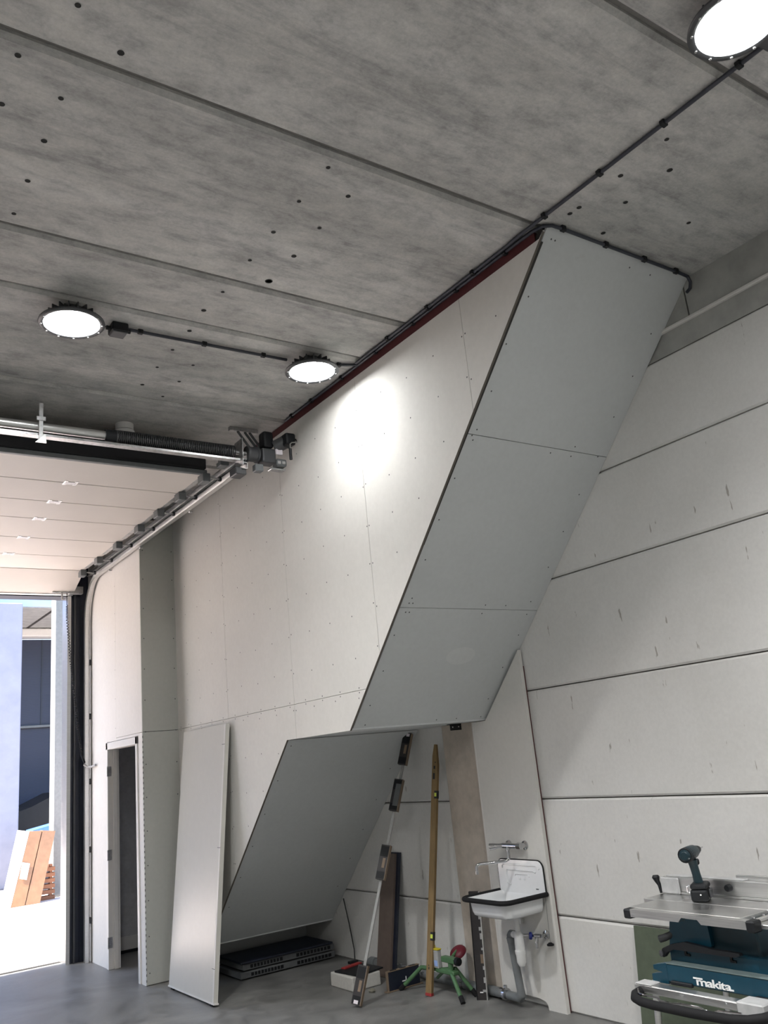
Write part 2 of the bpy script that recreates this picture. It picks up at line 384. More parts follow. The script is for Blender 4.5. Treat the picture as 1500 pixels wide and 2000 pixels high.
# sloping and flat undersides
cs = thing('ceiling_stair', 'pale grey boarded underside of the stairs', 'ceiling', (XM, 5.5, 1.9), kind='structure')
def slope(p0, p1, t): return (p0[0]+(p1[0]-p0[0])*t, p0[1]+(p1[1]-p0[1])*t)
up = Vector((0, SL1[0]-SL0[0], SL1[1]-SL0[1])).normalized(); nu = Vector((0, up.z, -up.y))   # nu points up into the stairs
if nu.z < 0: nu = -nu
L = (Vector((SL1[0], SL1[1]))-Vector((SL0[0], SL0[1]))).length
def sloped_panel(name, base, d, n, t0, t1, x0, x1, th, mat):
    b = Vector((0, base[0], base[1])); v = []
    for x in (x0, x1):
        for t in (t0, t1):
            for h in (0, th): v.append(b+d*t+n*h+Vector((x, 0, 0)))
    f = [(0, 2, 3, 1), (4, 5, 7, 6), (0, 1, 5, 4), (2, 6, 7, 3), (0, 4, 6, 2), (1, 3, 7, 5)]
    return MB().add(v, f).build(name, mat, cs)
ts = [0, (5.161-4.47)/(-up.y), (5.161-3.61)/(-up.y), L]
inset = .012
bs = (SL0[0]+nu.y*inset, SL0[1]+nu.z*inset)
for a, b in zip(ts, ts[1:]):
    sloped_panel('soffit_board', bs, up, nu, a+.002, b-.002 if b < L else b+.034, XM+.030, XW-.003, .0125, 'soffit_board')
sloped_panel('soffit_backing', bs, up, nu, 0, L, XM+.014, XW+.02, .03, 'dark_joint').location = nu*.013
MB().box(XM+.013, XW-.003, SL0[0]+.004, FL0[0], 1.950, 1.9625).build('soffit_board', 'soffit_board', cs)
MB().box(XM+.014, XW+.02, SL0[0]+.02, FL0[0]+.02, 1.963, 1.99).build('soffit_backing', 'dark_joint', cs)
dl = Vector((0, 1, -.975)).normalized(); nl = Vector((0, .975, 1)).normalized()
ZE = .31; ye = 6.08+(1.948-ZE)/.975; Ll = (Vector((ye, ZE))-Vector((6.08, 1.948))).length   # the slope ends over a low recess
MB().box(XM+.014, XW-.003, ye-.01, 8.29, ZE+.004, ZE+.017).build('recess_board', 'soffit_board', cs)
MB().box(XM+.014, XW-.003, 8.29, 8.303, 0, ZE+.004).build('recess_board', 'soffit_board', cs)
sloped_panel('soffit_board', (6.086+.002, 1.945), dl, nl, 0, Ll-.003, XM+.014, XW-.003, .0125, 'soffit_board')
sloped_panel('soffit_backing', (6.10, 1.955), dl, nl, 0, Ll, XM+.014, XW+.02, .03, 'dark_joint').location = nl*.01
sc = MB()
for i, t in enumerate(ts):
    for dt in ((.03,) if i == 0 else (-.03,) if i == 3 else (-.035, .035)):
        for x in (XM+.09, XM+.12, 4.0, XW-.09, XW-.33):
            if random.random() < .75: screw_disc(sc, Vector((x, bs[0], bs[1]))+up*(t+dt), -nu)
for t in [x*.29+.2 for x in range(11)]:
    for x in (XM+.08, XW-.09): screw_disc(sc, Vector((x+random.uniform(-.02, .02), bs[0], bs[1]))+up*t, -nu)
for t in [x*.36+.06 for x in range(6)]:
    for x in (XM+.06, XW-.12): screw_disc(sc, Vector((x, 6.088, 1.945))+dl*t, -nl)
sc.build('screw', 'dark_grey', cs, kind='stuff')
# a round filler patch on the lowest sloping board
r_ = ray(900, 1281); b3 = Vector((0, bs[0], bs[1])); c0 = EYE+r_*((b3-EYE).dot(nu)/r_.dot(nu))-nu*.0004
e = MB(); ex = Vector((1, 0, 0))
e.add([c0+ex*(.13*math.cos(k*math.pi/12))+up*(.075*math.sin(k*math.pi/12)) for k in range(24)], [tuple(range(24))]).build('filler_patch', 'filler', cs)
# red steel beam over the enclosure
bm_ = tag(MB().prism([(XM+.034, 4.395), (XM+.13, 4.395), (XM+.13, 4.407), (XM+.08, 4.407), (XM+.08, 4.458), (XM+.13, 4.458), (XM+.13, 4.474), (XM+.006, 4.474), (XM+.006, 4.412), (XM+.034, 4.412)], 2.835, YF, 'y').build('steel_beam', 'red_primer'),
          'dark red primed steel beam between plasterboard stair wall and ceiling', 'beam')

# ------------------------------------------------------------ boxed-in cupboard with the open doorway
DY0, DY1, DZ = 8.49, 9.36, 2.10          # clear opening
wc = thing('wall_cupboard', 'white boxed-in wall with an open doorway beside the garage opening', 'wall', (XB, YB, 0), kind='structure')
FY0, FY1, FZ = DY0-.055, DY1+.0, DZ+.075   # frame outside
th = .10
MB().box(XB, XB+th, YB, FY0, 0, 2.2-.001).build('plasterboard', 'white_lacquer_wall', wc)
MB().box(XB, XB+th, FY1+.055, YF, 0, 2.2).build('plasterboard', 'white_lacquer_wall', wc)
MB().box(XB, XB+th, FY0, FY1+.055, FZ, 2.2).build('plasterboard', 'white_lacquer_wall', wc)
ysm = fx(225, 1200, XB).y
MB().box(XB, XB+th, YB, ysm-.001, 2.203, 4.3).build('plasterboard', 'white_lacquer_wall', wc)
MB().box(XB, XB+th, ysm+.001, YF, 2.2, 4.3).build('plasterboard', 'white_lacquer_wall', wc)
for a, b in ((.006, 2.198), (2.203, 4.3)):
    MB().box(XB+.001, XM+.012, YB-.0135, YB-.001, a, b).build('end_board', 'green_grey_board', wc)
MB().box(XB+.02, XM+.03, YB, YB+.03, 0, 4.3).build('backing', 'dark_joint', wc)
MB().box(XB, XM+.1, YB, YF, 4.3, 4.33).build('lid', 'white_lacquer_wall', wc)
# metal corner bead with punched holes
cb = MB()
for k in range(46):
    z = .03+k*.047
    cb.box(XB-.0008, XB+.004, YB-.0145, YB-.009, z, z+.02)
cb.build('corner_bead', 'dark_grey', wc, kind='stuff')
sc = MB()
for z in [.1+.3*k for k in range(14)]:
    for x in (XB+.03, XM-.025): screw_disc(sc, (x, YB-.0138, z), (0, -1, 0))
for z in [2.3+.3*k for k in range(6)]:
    screw_disc(sc, (XB, ysm+.02, z), (-1, 0, 0))
sc.build('screw', 'dark_grey', wc, kind='stuff')
# inside of the cupboard
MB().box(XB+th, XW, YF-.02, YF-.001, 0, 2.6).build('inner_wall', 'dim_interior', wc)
MB().box(XB+th, XW, YF-.035, YF-.02, .03, .16).build('inner_baseboard', 'white_paint', wc)
MB().box(XB+th, XW, YF-.04, YF-.02, 0, .028).build('inner_baseboard', 'black_plastic', wc)
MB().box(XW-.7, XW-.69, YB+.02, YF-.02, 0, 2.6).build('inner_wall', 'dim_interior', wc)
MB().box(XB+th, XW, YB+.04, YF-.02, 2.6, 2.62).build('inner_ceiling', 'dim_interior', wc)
# door frame
df = thing('door_1', 'white painted door frame without its leaf, three steel hinges', 'door frame', (XB, 8.92, 0), kind='structure')
fr = .055
for a, b in ((DY1, DY1+fr), (DY0-fr, DY0)):
    MB().bbox(XB-.012, XB+th+.01, a, b, 0, DZ+.07, .003).build('jamb', 'white_paint', df)
MB().bbox(XB-.012, XB+th+.01, DY0-fr, DY1+fr, DZ, DZ+.07, .003).build('head', 'white_paint', df)
MB().bbox(XB+.045, XB+.085, DY1-.016, DY1, 0, DZ, .002).build('door_stop', 'white_paint', df)
MB().bbox(XB+.045, XB+.085, DY0, DY0+.016, 0, DZ, .002).build('door_stop', 'white_paint', df)
for z in (1.88, 1.06, .245):
    h = MB().bbox(XB-.012, XB+.028, DY1-.004, DY1+.001, z-.05, z+.05, .001).build('hinge', 'galvanised', df)
    MB().tube([(XB-.016, DY1-.008, z-.05), (XB-.016, DY1-.008, z+.05)], .007, 10).build('hinge_pin', 'galvanised', h, smooth=True)
# small socket on the box end
so = thing('wall_socket', 'small dark socket box on grey board behind the leaning white door leaf', 'socket', (XM-.01, YB-.02, 1.1))
MB().bbox(XM-.03, XM-.003, YB-.055, YB-.014, 1.07, 1.15, .004).build('housing', 'black_plastic', so)
MB().bbox(XM-.027, XM-.006, YB-.059, YB-.054, 1.085, 1.135, .002).build('cover', 'dark_grey', so)

# ------------------------------------------------------------ loose door leaf leaning on the stair wall
b0, b1 = Vector((2.985, 8.05, 0)), Vector((2.985, 7.08, 0))
leaf = thing('door_leaf', 'loose white door leaf leaning against the plasterboard stair wall', 'door', (2.99, 7.55, 0))
Lx = .205; tilt = math.atan2(Lx, 2.13); du = Vector((math.sin(tilt), 0, math.cos(tilt))); dn = Vector((-math.cos(tilt), 0, math.sin(tilt)))
yc, hw = 7.545, .48
tl = .04; cbase = Vector((2.985+.02, yc, .016))
MB().obox(cbase+du*1.075, (0, 1, 0), du, dn, hw, 1.075, .018).build('panel', 'leaf_lacquer', leaf)
MB().obox(cbase+du*1.075+Vector((0, -hw+.012, 0))+dn*.0185, (0, 1, 0), du, dn, .012, 1.075, .0012).build('rebate', 'white_paint', leaf)
MB().obox(cbase+du*.006, (0, 1, 0), du, dn, hw+.012, .006, .021).build('bottom_strip', 'white_paint', leaf)
for z in (.25, 1.15, 1.98):
    MB().obox(cbase+du*z+Vector((0, -hw+.03, 0))+dn*.019, (0, 1, 0), du, dn, .03, .002, .0008).build('hinge_mark', 'dark_grey', leaf)
for y in (-.42, .42): MB().obox(cbase+Vector((0, y, 0))-du*.008, (0, 1, 0), du, dn, .03, .008, .012).build('foot', 'black_rubber', leaf)

# ------------------------------------------------------------ sectional garage door parked under the ceiling
ZD = 4.07; DX0, DX1 = -1.72, 2.70
gd = thing('sectional_door', 'open sectional garage door, beige ribbed panels hanging flat under ceiling', 'garage door', (.5, 7.5, ZD))
ys = [6.14, 6.65, 7.165, 7.685, 8.33, 8.97, 9.57]
for a, b in zip(ys, ys[1:]): MB().bbox(DX0, DX1, a+.004, b-.004, ZD, ZD+.042, .004).build('door_panel', 'door_skin', gd)
ax_ = Vector((0, .47, -.18)).normalized(); an = Vector((0, .18, .47)).normalized()
pc = Vector(((DX0+DX1)/2, 9.575, ZD))+ax_*.25+an*.021
MB().obox(pc, (1, 0, 0), ax_, an, (DX1-DX0)/2, .245, .021).build('door_panel', 'door_skin', gd)
MB().obox(pc+ax_*.26, (1, 0, 0), ax_, an, (DX1-DX0)/2, .016, .018).build('bottom_seal', 'black_rubber', gd)
MB().obox(pc+ax_*.247-an*.008, (1, 0, 0), ax_, an, (DX1-DX0)/2, .012, .02).build('bottom_rail', 'aluminium', gd)
MB().bbox(DX0, DX1-.01, 6.10, 6.139, ZD-.006, ZD+.03, .004).build('top_rail', 'mid_grey', gd)
MB().bbox(DX0, DX1-.02, 6.09, 6.16, ZD+.032, ZD+.13, .01).build('dark_gap_bar', 'black_rubber', gd)  # black bar stands in for the unlit gap above the door
for k, (u, v) in enumerate(((138, 943), (106, 980), (77, 1013), (46, 1049), (18, 1080))):
    x = fz(u, v, ZD).x; y = ys[k+1]
    h = MB().bbox(x-.042, x+.042, y-.03, y+.03, ZD-.004, ZD+.001, .001).build('centre_hinge', 'galvanised', gd)
    for s in (-1, 1): MB().bbox(x+s*.04-.014, x+s*.04+.014, y-.05, y+.05, ZD-.003, ZD+.001, .001).build('hinge_leaf', 'aluminium', h)
for y in ys:
    MB().box(DX1-.035, DX1+.004, y-.0, y+.48 if y < 9.5 else y+.02, ZD-.003, ZD+.045).build('end_cap', 'galvanised', gd)
    h = MB().bbox(DX1-.055, DX1+.01, y-.055, y+.055, ZD-.07, ZD, .004).build('roller_bracket', 'mid_grey', gd)
    MB().tube([(DX1, y, ZD-.02), (2.82, y, ZD-.02)], .007, 8).build('roller_pin', 'galvanised', h, smooth=True)
    MB().lathe([(.001, -.01), (.02, -.01), (.022, 0), (.02, .01), (.001, .01)], (2.815, y, ZD-.02), (1, 0, 0), 14).build('roller', 'dark_grey', h, smooth=True)
bk = Vector((2.60, 10.02, 3.93))
MB().bbox(2.46, 2.64, 9.98, 10.03, 3.90, 3.925, .004).build('bottom_bracket', 'galvanised', gd)
MB().tube([(2.565, 9.99, 3.90), (2.57, 9.985, 3.82)], .012, 8).build('pull_handle', 'light_grey', gd)
MB().bbox(2.64, 2.80, 9.97, 10.04, 3.89, 3.98, .006).build('corner_plate', 'galvanised', gd)

# tracks
tr = thing('door_track', 'galvanised double door track curving down beside the garage opening', 'track', (2.84, 8, ZD))
def rail(path, hw_, hh, name, mat, lip=True):
    """flat strip profile swept along a path in the yz plane"""
    mb = MB(); n = len(path)
    for (xa, xb, na, nb) in ((-hw_, -hw_+.004, -hh, hh), (-hw_, hw_, -hh, -hh+.004), (-hw_, hw_, hh-.004, hh)):
        v = []
        for i, (y, z) in enumerate(path):
            i0, i1 = max(0, i-1), min(n-1, i+1); t = Vector((path[i1][0]-path[i0][0], path[i1][1]-path[i0][1])).normalized(); nn = Vector((-t.y, t.x))
            for x, q in ((xa, na), (xb, na), (xb, nb), (xa, nb)): v.append((2.84+x*-1, y+nn.x*q, z+nn.y*q))
        f = [(4*i+k, 4*i+(k+1) % 4, 4*i+4+(k+1) % 4, 4*i+4+k) for i in range(n-1) for k in range(4)]+[(0, 1, 2, 3), (4*n-4, 4*n-1, 4*n-2, 4*n-3)]
        mb.add(v, f)
    return mb.build(name, mat, tr)
R = .46
arc = [(9.52+R*math.sin(a), 4.03-R+R*math.cos(a)) for a in [k*math.pi/2/14 for k in range(15)]]
rail([(5.72, 4.03)]+arc+[(9.98, 0.0)], .022, .026, 'lower_track', 'aluminium')
rail([(5.72, 4.105), (9.9, 4.105)], .022, .026, 'upper_track', 'galvanised')
rail([(5.72, 4.068), (9.5, 4.068)], .010, .012, 'web', 'mid_grey')
MB().box(2.866, 2.884, YF-.05, YF, 0, 3.6).build('track_angle', 'galvanised', tr)
for z in (.4, 1.1, 1.8, 2.5, 3.1):
    MB().bbox(2.855, 2.888, 9.96, 10.02, z-.03, z+.03, .003).build('track_bracket', 'dark_grey', tr)
for y in (6.9, 8.2, 9.2): MB().bbox(2.855, 2.888, y-.015, y+.015, 3.99, 4.0, .002).build('fixing', 'galvanised', tr)
MB().bbox(2.77, 2.86, 5.74, 5.86, 3.96, 4.02, .006).build('end_bumper', 'dark_grey', tr)
MB().tube([(2.74, 5.98, 4.13), (2.80, 5.90, 4.13)], .016, 10).build('buffer_roller', 'galvanised', tr, smooth=True)
MB().bbox(2.72, 2.79, 5.90, 5.99, 4.08, 4.12, .004).build('buffer_plate', 'mid_grey', tr)

# shaft, spring, drum
sp = thing('torsion_spring_shaft', 'steel torsion shaft with black coil spring above the open garage door', 'shaft', (1.5, 5.74, 4.14))
SY, SZ = 5.74, 4.135
MB().tube([(-1.8, SY, SZ), (3.0, SY, SZ)], .016, 12).build('shaft', 'galvanised', sp, smooth=True)
MB().tube([(-1.8, SY, SZ), (1.78, SY, SZ)], .032, 14).build('shaft_sleeve', 'aluminium', sp, smooth=True)
MB().lathe([(.02, 0), (.046, 0), (.046, .05), (.05, .06), (.05, .075), (.02, .075)], (1.76, SY, SZ), (1, 0, 0), 16).build('spring_plug', 'black_plastic', sp, smooth=True)
cv = []; n = 150*12
mbs = MB(); pts = []
for i in range(64*14+1):
    a = i/14*2*math.pi; pts.append((1.83+.93*i/(64*14), SY+.047*math.cos(a), SZ+.047*math.sin(a)))
mbs.tube(pts, .0062, 5).build('spring', 'spring_steel', sp, smooth=True)
MB().lathe([(.02, 0), (.06, 0), (.066, .008), (.066, .02), (.06, .03), (.058, .085), (.066, .09), (.066, .1), (.02, .1)], (2.86, SY, SZ), (1, 0, 0), 24).build('cable_drum', 'dark_grey', sp, smooth=True)
MB().bbox(2.80, 2.806, SY-.07, SY+.07, SZ-.12, SZ+.1, .002).build('bearing_plate', 'galvanised', sp)
BY = 6.04; bxa, bxb = fy(448, 852, BY).x, fy(503, 860, BY).x
MB().bbox(bxa, bxb, BY-.02, BY+.02, ZC-.035, ZC, .003).build('ceiling_bracket', 'galvanised', sp)
for q in (.3, .55, .72):
    x = bxa+(bxb-bxa)*q; MB().tube([(x, BY, ZC-.03), (x, SY+.03, SZ+.02)], .011, 6).build('hanger_strip', 'mid_grey', sp)
MB().prism([(SY-.03, 4.062), (SY+.03, 4.062), (SY+.03, 4.067), (SY-.026, 4.067), (SY-.026, 4.078), (SY-.03, 4.078)], -1.8, 2.80, 'x').build('cross_rail', 'galvanised', sp)
xh = fy(76, 840, SY).x
h = MB().bbox(xh-.014, xh+.014, SY-.06, SY-.052, 4.03, 4.29, .002).build('hanger', 'galvanised', sp)
MB().bbox(xh-.03, xh+.03, SY-.064, SY-.052, 4.16, 4.19, .002).build('clamp', 'galvanised', h)
MB().prism([(xh-.035, 4.0), (xh+.035, 4.0), (xh+.03, 4.06), (xh+.022, 4.06)], SY-.066, SY-.055, 'y').build('gusset', 'aluminium', h)

# operator with crank
op = thing('door_operator', 'dark grey door motor with crank handle at the end of the spring shaft', 'motor', (3.08, 5.72, 4.13))
MB().bbox(2.98, 3.10, SY-.055, SY+.055, SZ-.07, SZ+.05, .012, 2).build('gearbox', 'dark_grey', op)
MB().bbox(3.0, 3.09, SY-.05, SY+.05, SZ+.06, SZ+.2, .02, 2).build('motor_housing', 'black_plastic', op)
MB().lathe([(.001, 0), (.05, 0), (.055, .02), (.055, .12), (.045, .14), (.001, .14)], (3.10, SY-.03, SZ+.07), (.55, -.35, .3), 18).build('motor', 'dark_grey', op, smooth=True)
MB().bbox(3.135, 3.225, SY-.17, SY-.06, SZ+.06, SZ+.16, .018, 2).build('control_cap', 'black_plastic', op)
MB().bbox(3.09, 3.15, SY-.075, SY-.055, SZ-.0, SZ+.05, .004).build('rating_plate', 'paper', op)
MB().bbox(3.10, 3.19, SY-.06, SY+.02, SZ-.09, SZ-.03, .008).build('limit_switch', 'mid_grey', op)
for x in (3.12, 3.16): MB().bbox(x-.014, x+.014, SY-.066, SY-.058, SZ-.075, SZ-.05, .003).build('terminal', 'light_grey', op)
MB().bbox(3.06, 3.19, SY-.03, SY+.03, SZ-.115, SZ-.1, .003).build('mount_plate', 'galvanised', op)
hc = (3.225, SY-.12, SZ+.13)
cr = MB().tube([hc, (3.232, SY-.16, SZ+.11), (3.22, SY-.19, SZ+.075), (3.17, SY-.19, SZ+.065), (3.155, SY-.19, SZ+.05), (3.155, SY-.19, SZ+.0)], .006, 8).build('crank', 'chrome', op, smooth=True)
MB().tube([(3.155, SY-.19, SZ+.012), (3.155, SY-.19, SZ-.08)], .012, 10).build('crank_grip', 'black_plastic', cr, smooth=True)
MB().bbox(2.915, 2.985, SY-.05, SY+.01, SZ-.15, SZ-.09, .006).build('cable_anchor', 'mid_grey', op)

# coiled safety cable and hook
cc = thing('coiled_cable', 'black coiled cable hanging from the garage door corner to a wall hook', 'cable', (2.7, 9.9, 2.0))
path = [Vector(p) for p in ((2.62, 9.99, 3.90), (2.615, 9.96, 3.6), (2.66, 9.95, 3.07), (2.70, 9.95, 2.72), (2.735, 9.95, 2.39), (2.78, 9.95, 2.08), (2.812, 9.94, 1.99))]
pts = []
N = 900
for i in range(N+1):
    t = i/N*(len(path)-1); k = min(int(t), len(path)-2); p = path[k].lerp(path[k+1], t-k); a = i/N*2*math.pi*95
    amp = .010 if .08 < i/N < .97 else 0
    pts.append(p+Vector((math.cos(a)*amp, math.sin(a)*amp, 0)))
MB().tube(pts, .004, 4).build('coil', 'black_plastic', cc)
MB().tube([(2.80, 9.94, 1.985), (2.835, 9.92, 1.955), (2.862, 9.85, 1.955), (2.872, 9.75, 1.965)], [.012, .012, .012, .012], 8).build('hook', 'light_grey', cc, smooth=True)

# ------------------------------------------------------------ high bay lights
def ring_light(loc, label, grp):
    x, y, z = loc
    t = thing('high_bay_light', label, 'ceiling light', loc, grp)
    MB().lathe([(.165, .012), (.185, .01), (.188, .0), (.182, -.006), (.170, -.008), (.158, -.004), (.155, .006)], loc, n=48).build('ring', 'dark_grey', t, smooth=True)
    MB().lathe([(.0001, -.004), (.12, -.004), (.150, -.001), (.156, .004), (.156, .006)], loc, n=48).build('diffuser', 'lamp_glow', t, smooth=True)
    MB().lathe([(.18, .008), (.165, .02), (.11, .035), (.08, .085), (.0001, .085)], loc, n=32).build('housing', 'dark_grey', t, smooth=True)
    for k in range(12):
        a = k*math.pi/6+.2; MB().lathe([(.0001, -.010), (.006, -.010), (.006, 0)], (x+.171*math.cos(a), y+.171*math.sin(a), z), n=6).build('bolt', 'light_grey', t)
    for k in range(16):
        a = k*math.pi/8; c = Vector((math.cos(a), math.sin(a), 0))
        MB().obox(Vector(loc)+c*.105+Vector((0, 0, .055)), c, (-c.y, c.x, 0), (0, 0, 1), .03, .003, .02).build('fin', 'dark_grey', t)
    MB().bbox(x-.05, x+.05, y-.02, y+.02, z+.08, ZC, .004).build('bracket', 'dark_grey', t)
    ld = bpy.data.lights.new('beam', 'SPOT'); ld.energy = LAMP_W; ld.spot_size = math.radians(126); ld.spot_blend = .8; ld.shadow_soft_size = .10; ld.color = (1, 1, .985)
    lo = bpy.data.objects.new('beam', ld); COL.objects.link(lo); lo.parent = t; lo.location = (0, 0, -.012)
    return t
LZ = 4.365
g_ = 'round high bay ceiling lights'
L1 = ring_light((1.24, 4.66, LZ), 'round lit high bay light left of the black junction box on the ceiling', g_)
for (x, y), lab in (((2.87, 4.67), 'round lit high bay light close to the red steel beam and plasterboard wall'),
                    ((2.872, 1.315), 'largest round lit high bay light, cut off at the top right corner'),
                    ((1.24, 1.33), 'round lit high bay light above the top edge of the photo'),
                    ((-.4, 4.66), 'round lit high bay light beyond the left edge of the photo'),
                    ((-.4, 1.33), 'round lit high bay light above the camera on the left'),
                    ((2.87, -2.0), 'round high bay light added for fill behind the camera near the concrete wall'),  # from here on: unseen lamps, added as fill light
                    ((1.24, -2.0), 'round high bay light added for fill behind the camera'),
                    ((-.4, -2.0), 'round high bay light added for fill behind the camera on the left'),
                    ((-2.0, 1.33), 'round high bay light added for fill far left of the camera')):
    c = copy_tree(L1, (x-1.24, y-4.66, 0)); c['label'] = lab
    if 'close to the red' in lab:      # this lamp runs dimmed next to the wall
        for q in c.children:
            if q.type == 'LIGHT': q.data = q.data.copy(); q.data.energy = LAMP_W*.07

# conduits
def conduit(name, label, pts, clips, r=.0105):
    t = thing(name, label, 'conduit', pts[0])
    MB().tube(pts, r, 10).build('pipe', 'conduit_grey', t, smooth=True)
    for c in clips:
        c = Vector(c); k = MB().bbox(c.x-.017, c.x+.017, c.y-.014, c.y+.014, c.z-.014, ZC-.0, .004).build('clip', 'black_plastic', t)
    return t
zc = ZC-.016
yA = [1.10, 1.495, 1.895, 2.291, 2.685]
conduit('cable_conduit', 'dark conduit running diagonally over the ceiling to the largest corner light', [(3.19, 1.0, zc), (3.19, 2.70, zc), (3.19, 2.86, zc), (3.198, 3.0, zc), (3.20, 4.6, zc)],
        [(3.19, y, zc) for y in yA]+[(3.20, 3.3, zc), (3.20, 3.75, zc), (3.20, 4.2, zc)])
z2 = zc
pts = [(3.229, 5.72, z2), (3.229, 2.92, z2), (3.232, 2.82, z2), (3.25, 2.755, z2), (3.29, 2.728, z2-.002), (3.35, 2.722, zc-.004), (4.40, 2.722, zc-.004), (4.475, 2.722, zc-.008), (4.497, 2.724, zc-.04), (4.495, 2.735, zc-.08), (4.475, 2.75, zc-.105)]
conduit('cable_conduit', 'dark conduit along the red beam, turning along the top of the grey soffit', pts,
        [(3.229, y, z2) for y in (3.05, 3.5, 3.95, 4.4, 4.85, 5.3, 5.62)]+[(x, 2.722, zc-.004) for x in (3.37, 3.72, 4.06, 4.36)])
pj = fz(231, 644, ZC-.03)
yl_ = pj.y
conduit('cable_conduit', 'short dark conduit between the two round lights left of the stairs', [(pj.x+.05, yl_, zc), (2.72, 4.75, zc)], [Vector((pj.x+.05, yl_, zc)).lerp(Vector((2.72, 4.75, zc)), k) for k in (.08, .46, .84)])
conduit('cable_conduit', 'very short dark conduit from the round light to the red beam', [(2.98, 4.70, LZ+.05), (3.06, 4.69, zc), (3.226, 4.62, zc)], [(3.10, 4.675, zc)])
jb = thing('junction_box', 'black square junction box beside the leftmost round ceiling light', 'junction box', (pj.x, pj.y, ZC-.06))
MB().bbox(pj.x-.05, pj.x+.05, pj.y-.05, pj.y+.05, ZC-.06, ZC, .006).build('housing', 'black_plastic', jb)
MB().bbox(pj.x-.044, pj.x+.044, pj.y-.044, pj.y+.044, ZC-.067, ZC-.059, .004).build('lid', 'dark_grey', jb)
for s in (-1, 1): MB().tube([(pj.x+s*.048, pj.y, ZC-.03), (pj.x+s*.075, pj.y, ZC-.03)], .014, 8).build('gland', 'black_plastic', jb)
MB().tube([(pj.x-.07, pj.y, ZC-.03), (pj.x-.12, pj.y-.05, ZC-.045), (1.32, 4.70, LZ+.085)], .005, 6).build('cable', 'black_plastic', jb)
jb2 = thing('junction_box', 'dark junction box half hidden under the largest corner light', 'junction box', (3.14, 1.46, ZC-.06))
MB().bbox(3.10, 3.19, 1.28, 1.37, ZC-.06, ZC-.032, .006).build('housing', 'dark_grey', jb2)
MB().bbox(3.106, 3.184, 1.286, 1.364, ZC-.066, ZC-.059, .004).build('lid', 'dark_grey', jb2)
MB().box(3.12, 3.17, 1.30, 1.35, ZC-.033, ZC).build('stem', 'dark_grey', jb2)
pv = fz(243, 836, ZC-.03)
va = thing('vent_cap', 'white round vent cap on the ceiling behind the coil spring', 'vent', (pv.x, pv.y, ZC))
MB().lathe([(.07, 0), (.07, -.05), (.05, -.055), (.05, -.06)], (pv.x, pv.y, ZC), n=24).build('collar', 'white_plastic', va, smooth=True)
MB().lathe([(.05, -.055), (.078, -.06), (.08, -.075), (.078, -.085), (.055, -.09), (.0001, -.09)], (pv.x, pv.y, ZC), n=24).build('cap', 'white_plastic', va, smooth=True)

# ------------------------------------------------------------ washbasin corner
XS = 4.47
wb = thing('sink_board', 'tall white board screwed to the concrete wall behind the washbasin', 'board', (XS, 5, 0))
ytop = lambda z: SL0[0]-(z-SL0[1])*(SL0[0]-SL1[0])/(SL1[1]-SL0[1])
poly = [(4.69, 0), (4.69, ytop_ := 1.948+(5.161-4.69)*1.039-.02), (5.15, 1.945), (5.30, 1.945), (5.30, .07), (5.22, .065), (4.95, .062), (4.885, .05), (4.865, .03), (4.86, 0)]
MB().prism(poly, XS, XS+.03, 'x').build('panel', 'plasterboard', wb)
MB().box(XS+.03, XW, 4.70, 4.73, 0, 2.3).build('batten', 'red_primer', wb)
MB().box(XS+.03, XW, 5.24, 5.29, .1, 1.93).build('batten', 'grey_concrete', wb)
MB().bbox(XS-.001, XS+.028, 5.301, 5.318, .07, 1.945, .002).build('edge_profile', 'white_paint', wb)

# enamel washbasin
sk = thing('washbasin', 'white enamel utility basin with black rubber rim on the white board', 'sink', (XS, 4.95, .58))
Y0, Y1, X0, X1, ZR = 4.725, 5.195, 4.075, XS, .742
def rrect(x0, x1, y0, y1, r, n=5):
    p = []
    for cx, cy, a0 in ((x0+r, y0+r, math.pi), (x1-.012, y0+.012, 1.5*math.pi), (x1-.012, y1-.012, 0), (x0+r, y1-r, .5*math.pi)):
        rr = r if cx < (x0+x1)/2 else .012
        p += [(cx+rr*math.cos(a0+k*math.pi/2/n), cy+rr*math.sin(a0+k*math.pi/2/n)) for k in range(n+1)]
    return p
rings = []
for (ins, fr_, z, r) in ((0, 0, ZR, .07), (.012, .012, ZR-.012, .065), (.028, .03, ZR-.02, .065), (.034, .038, ZR-.085, .065), (.042, .048, ZR-.108, .06), (.065, .075, ZR-.122, .05)):
    rings.append([(x, y, z) for x, y in rrect(X0+fr_, X1-.002 if ins < .02 else X1-.004-ins*.4, Y0+ins, Y1-ins, r)])
for (ins, fr_, z, r) in ((.075, .085, ZR-.114, .05), (.05, .056, ZR-.102, .055), (.042, .046, ZR-.08, .06), (.034, .036, ZR-.02, .06), (.02, .02, ZR+.0, .06)):
    rings.append([(x, y, z) for x, y in rrect(X0+fr_, X1-.006-ins*.3, Y0+ins, Y1-ins, r)])
mb = MB(); n = len(rings[0])
vv = [p for g in rings for p in g]; ff = [(i*n+k, i*n+(k+1) % n, (i+1)*n+(k+1) % n, (i+1)*n+k) for i in range(len(rings)-1) for k in range(n)]
k = 5; ff.append(tuple(k*n+i for i in range(n))); ff.append(tuple((k+1)*n+i for i in range(n)))
ff = [f for f in ff if not (len(f) == 4 and f[0]//n == 5 and f[2]//n == 6)]
ff += [((len(rings)-1)*n+q, (len(rings)-1)*n+(q+1) % n, (q+1) % n, q) for q in range(n)]
me = mb.add(vv, ff).build('bowl', 'enamel', sk, smooth=True)
rp = rrect(X0-.002, X1, Y0-.002, Y1+.002, .07, 6)
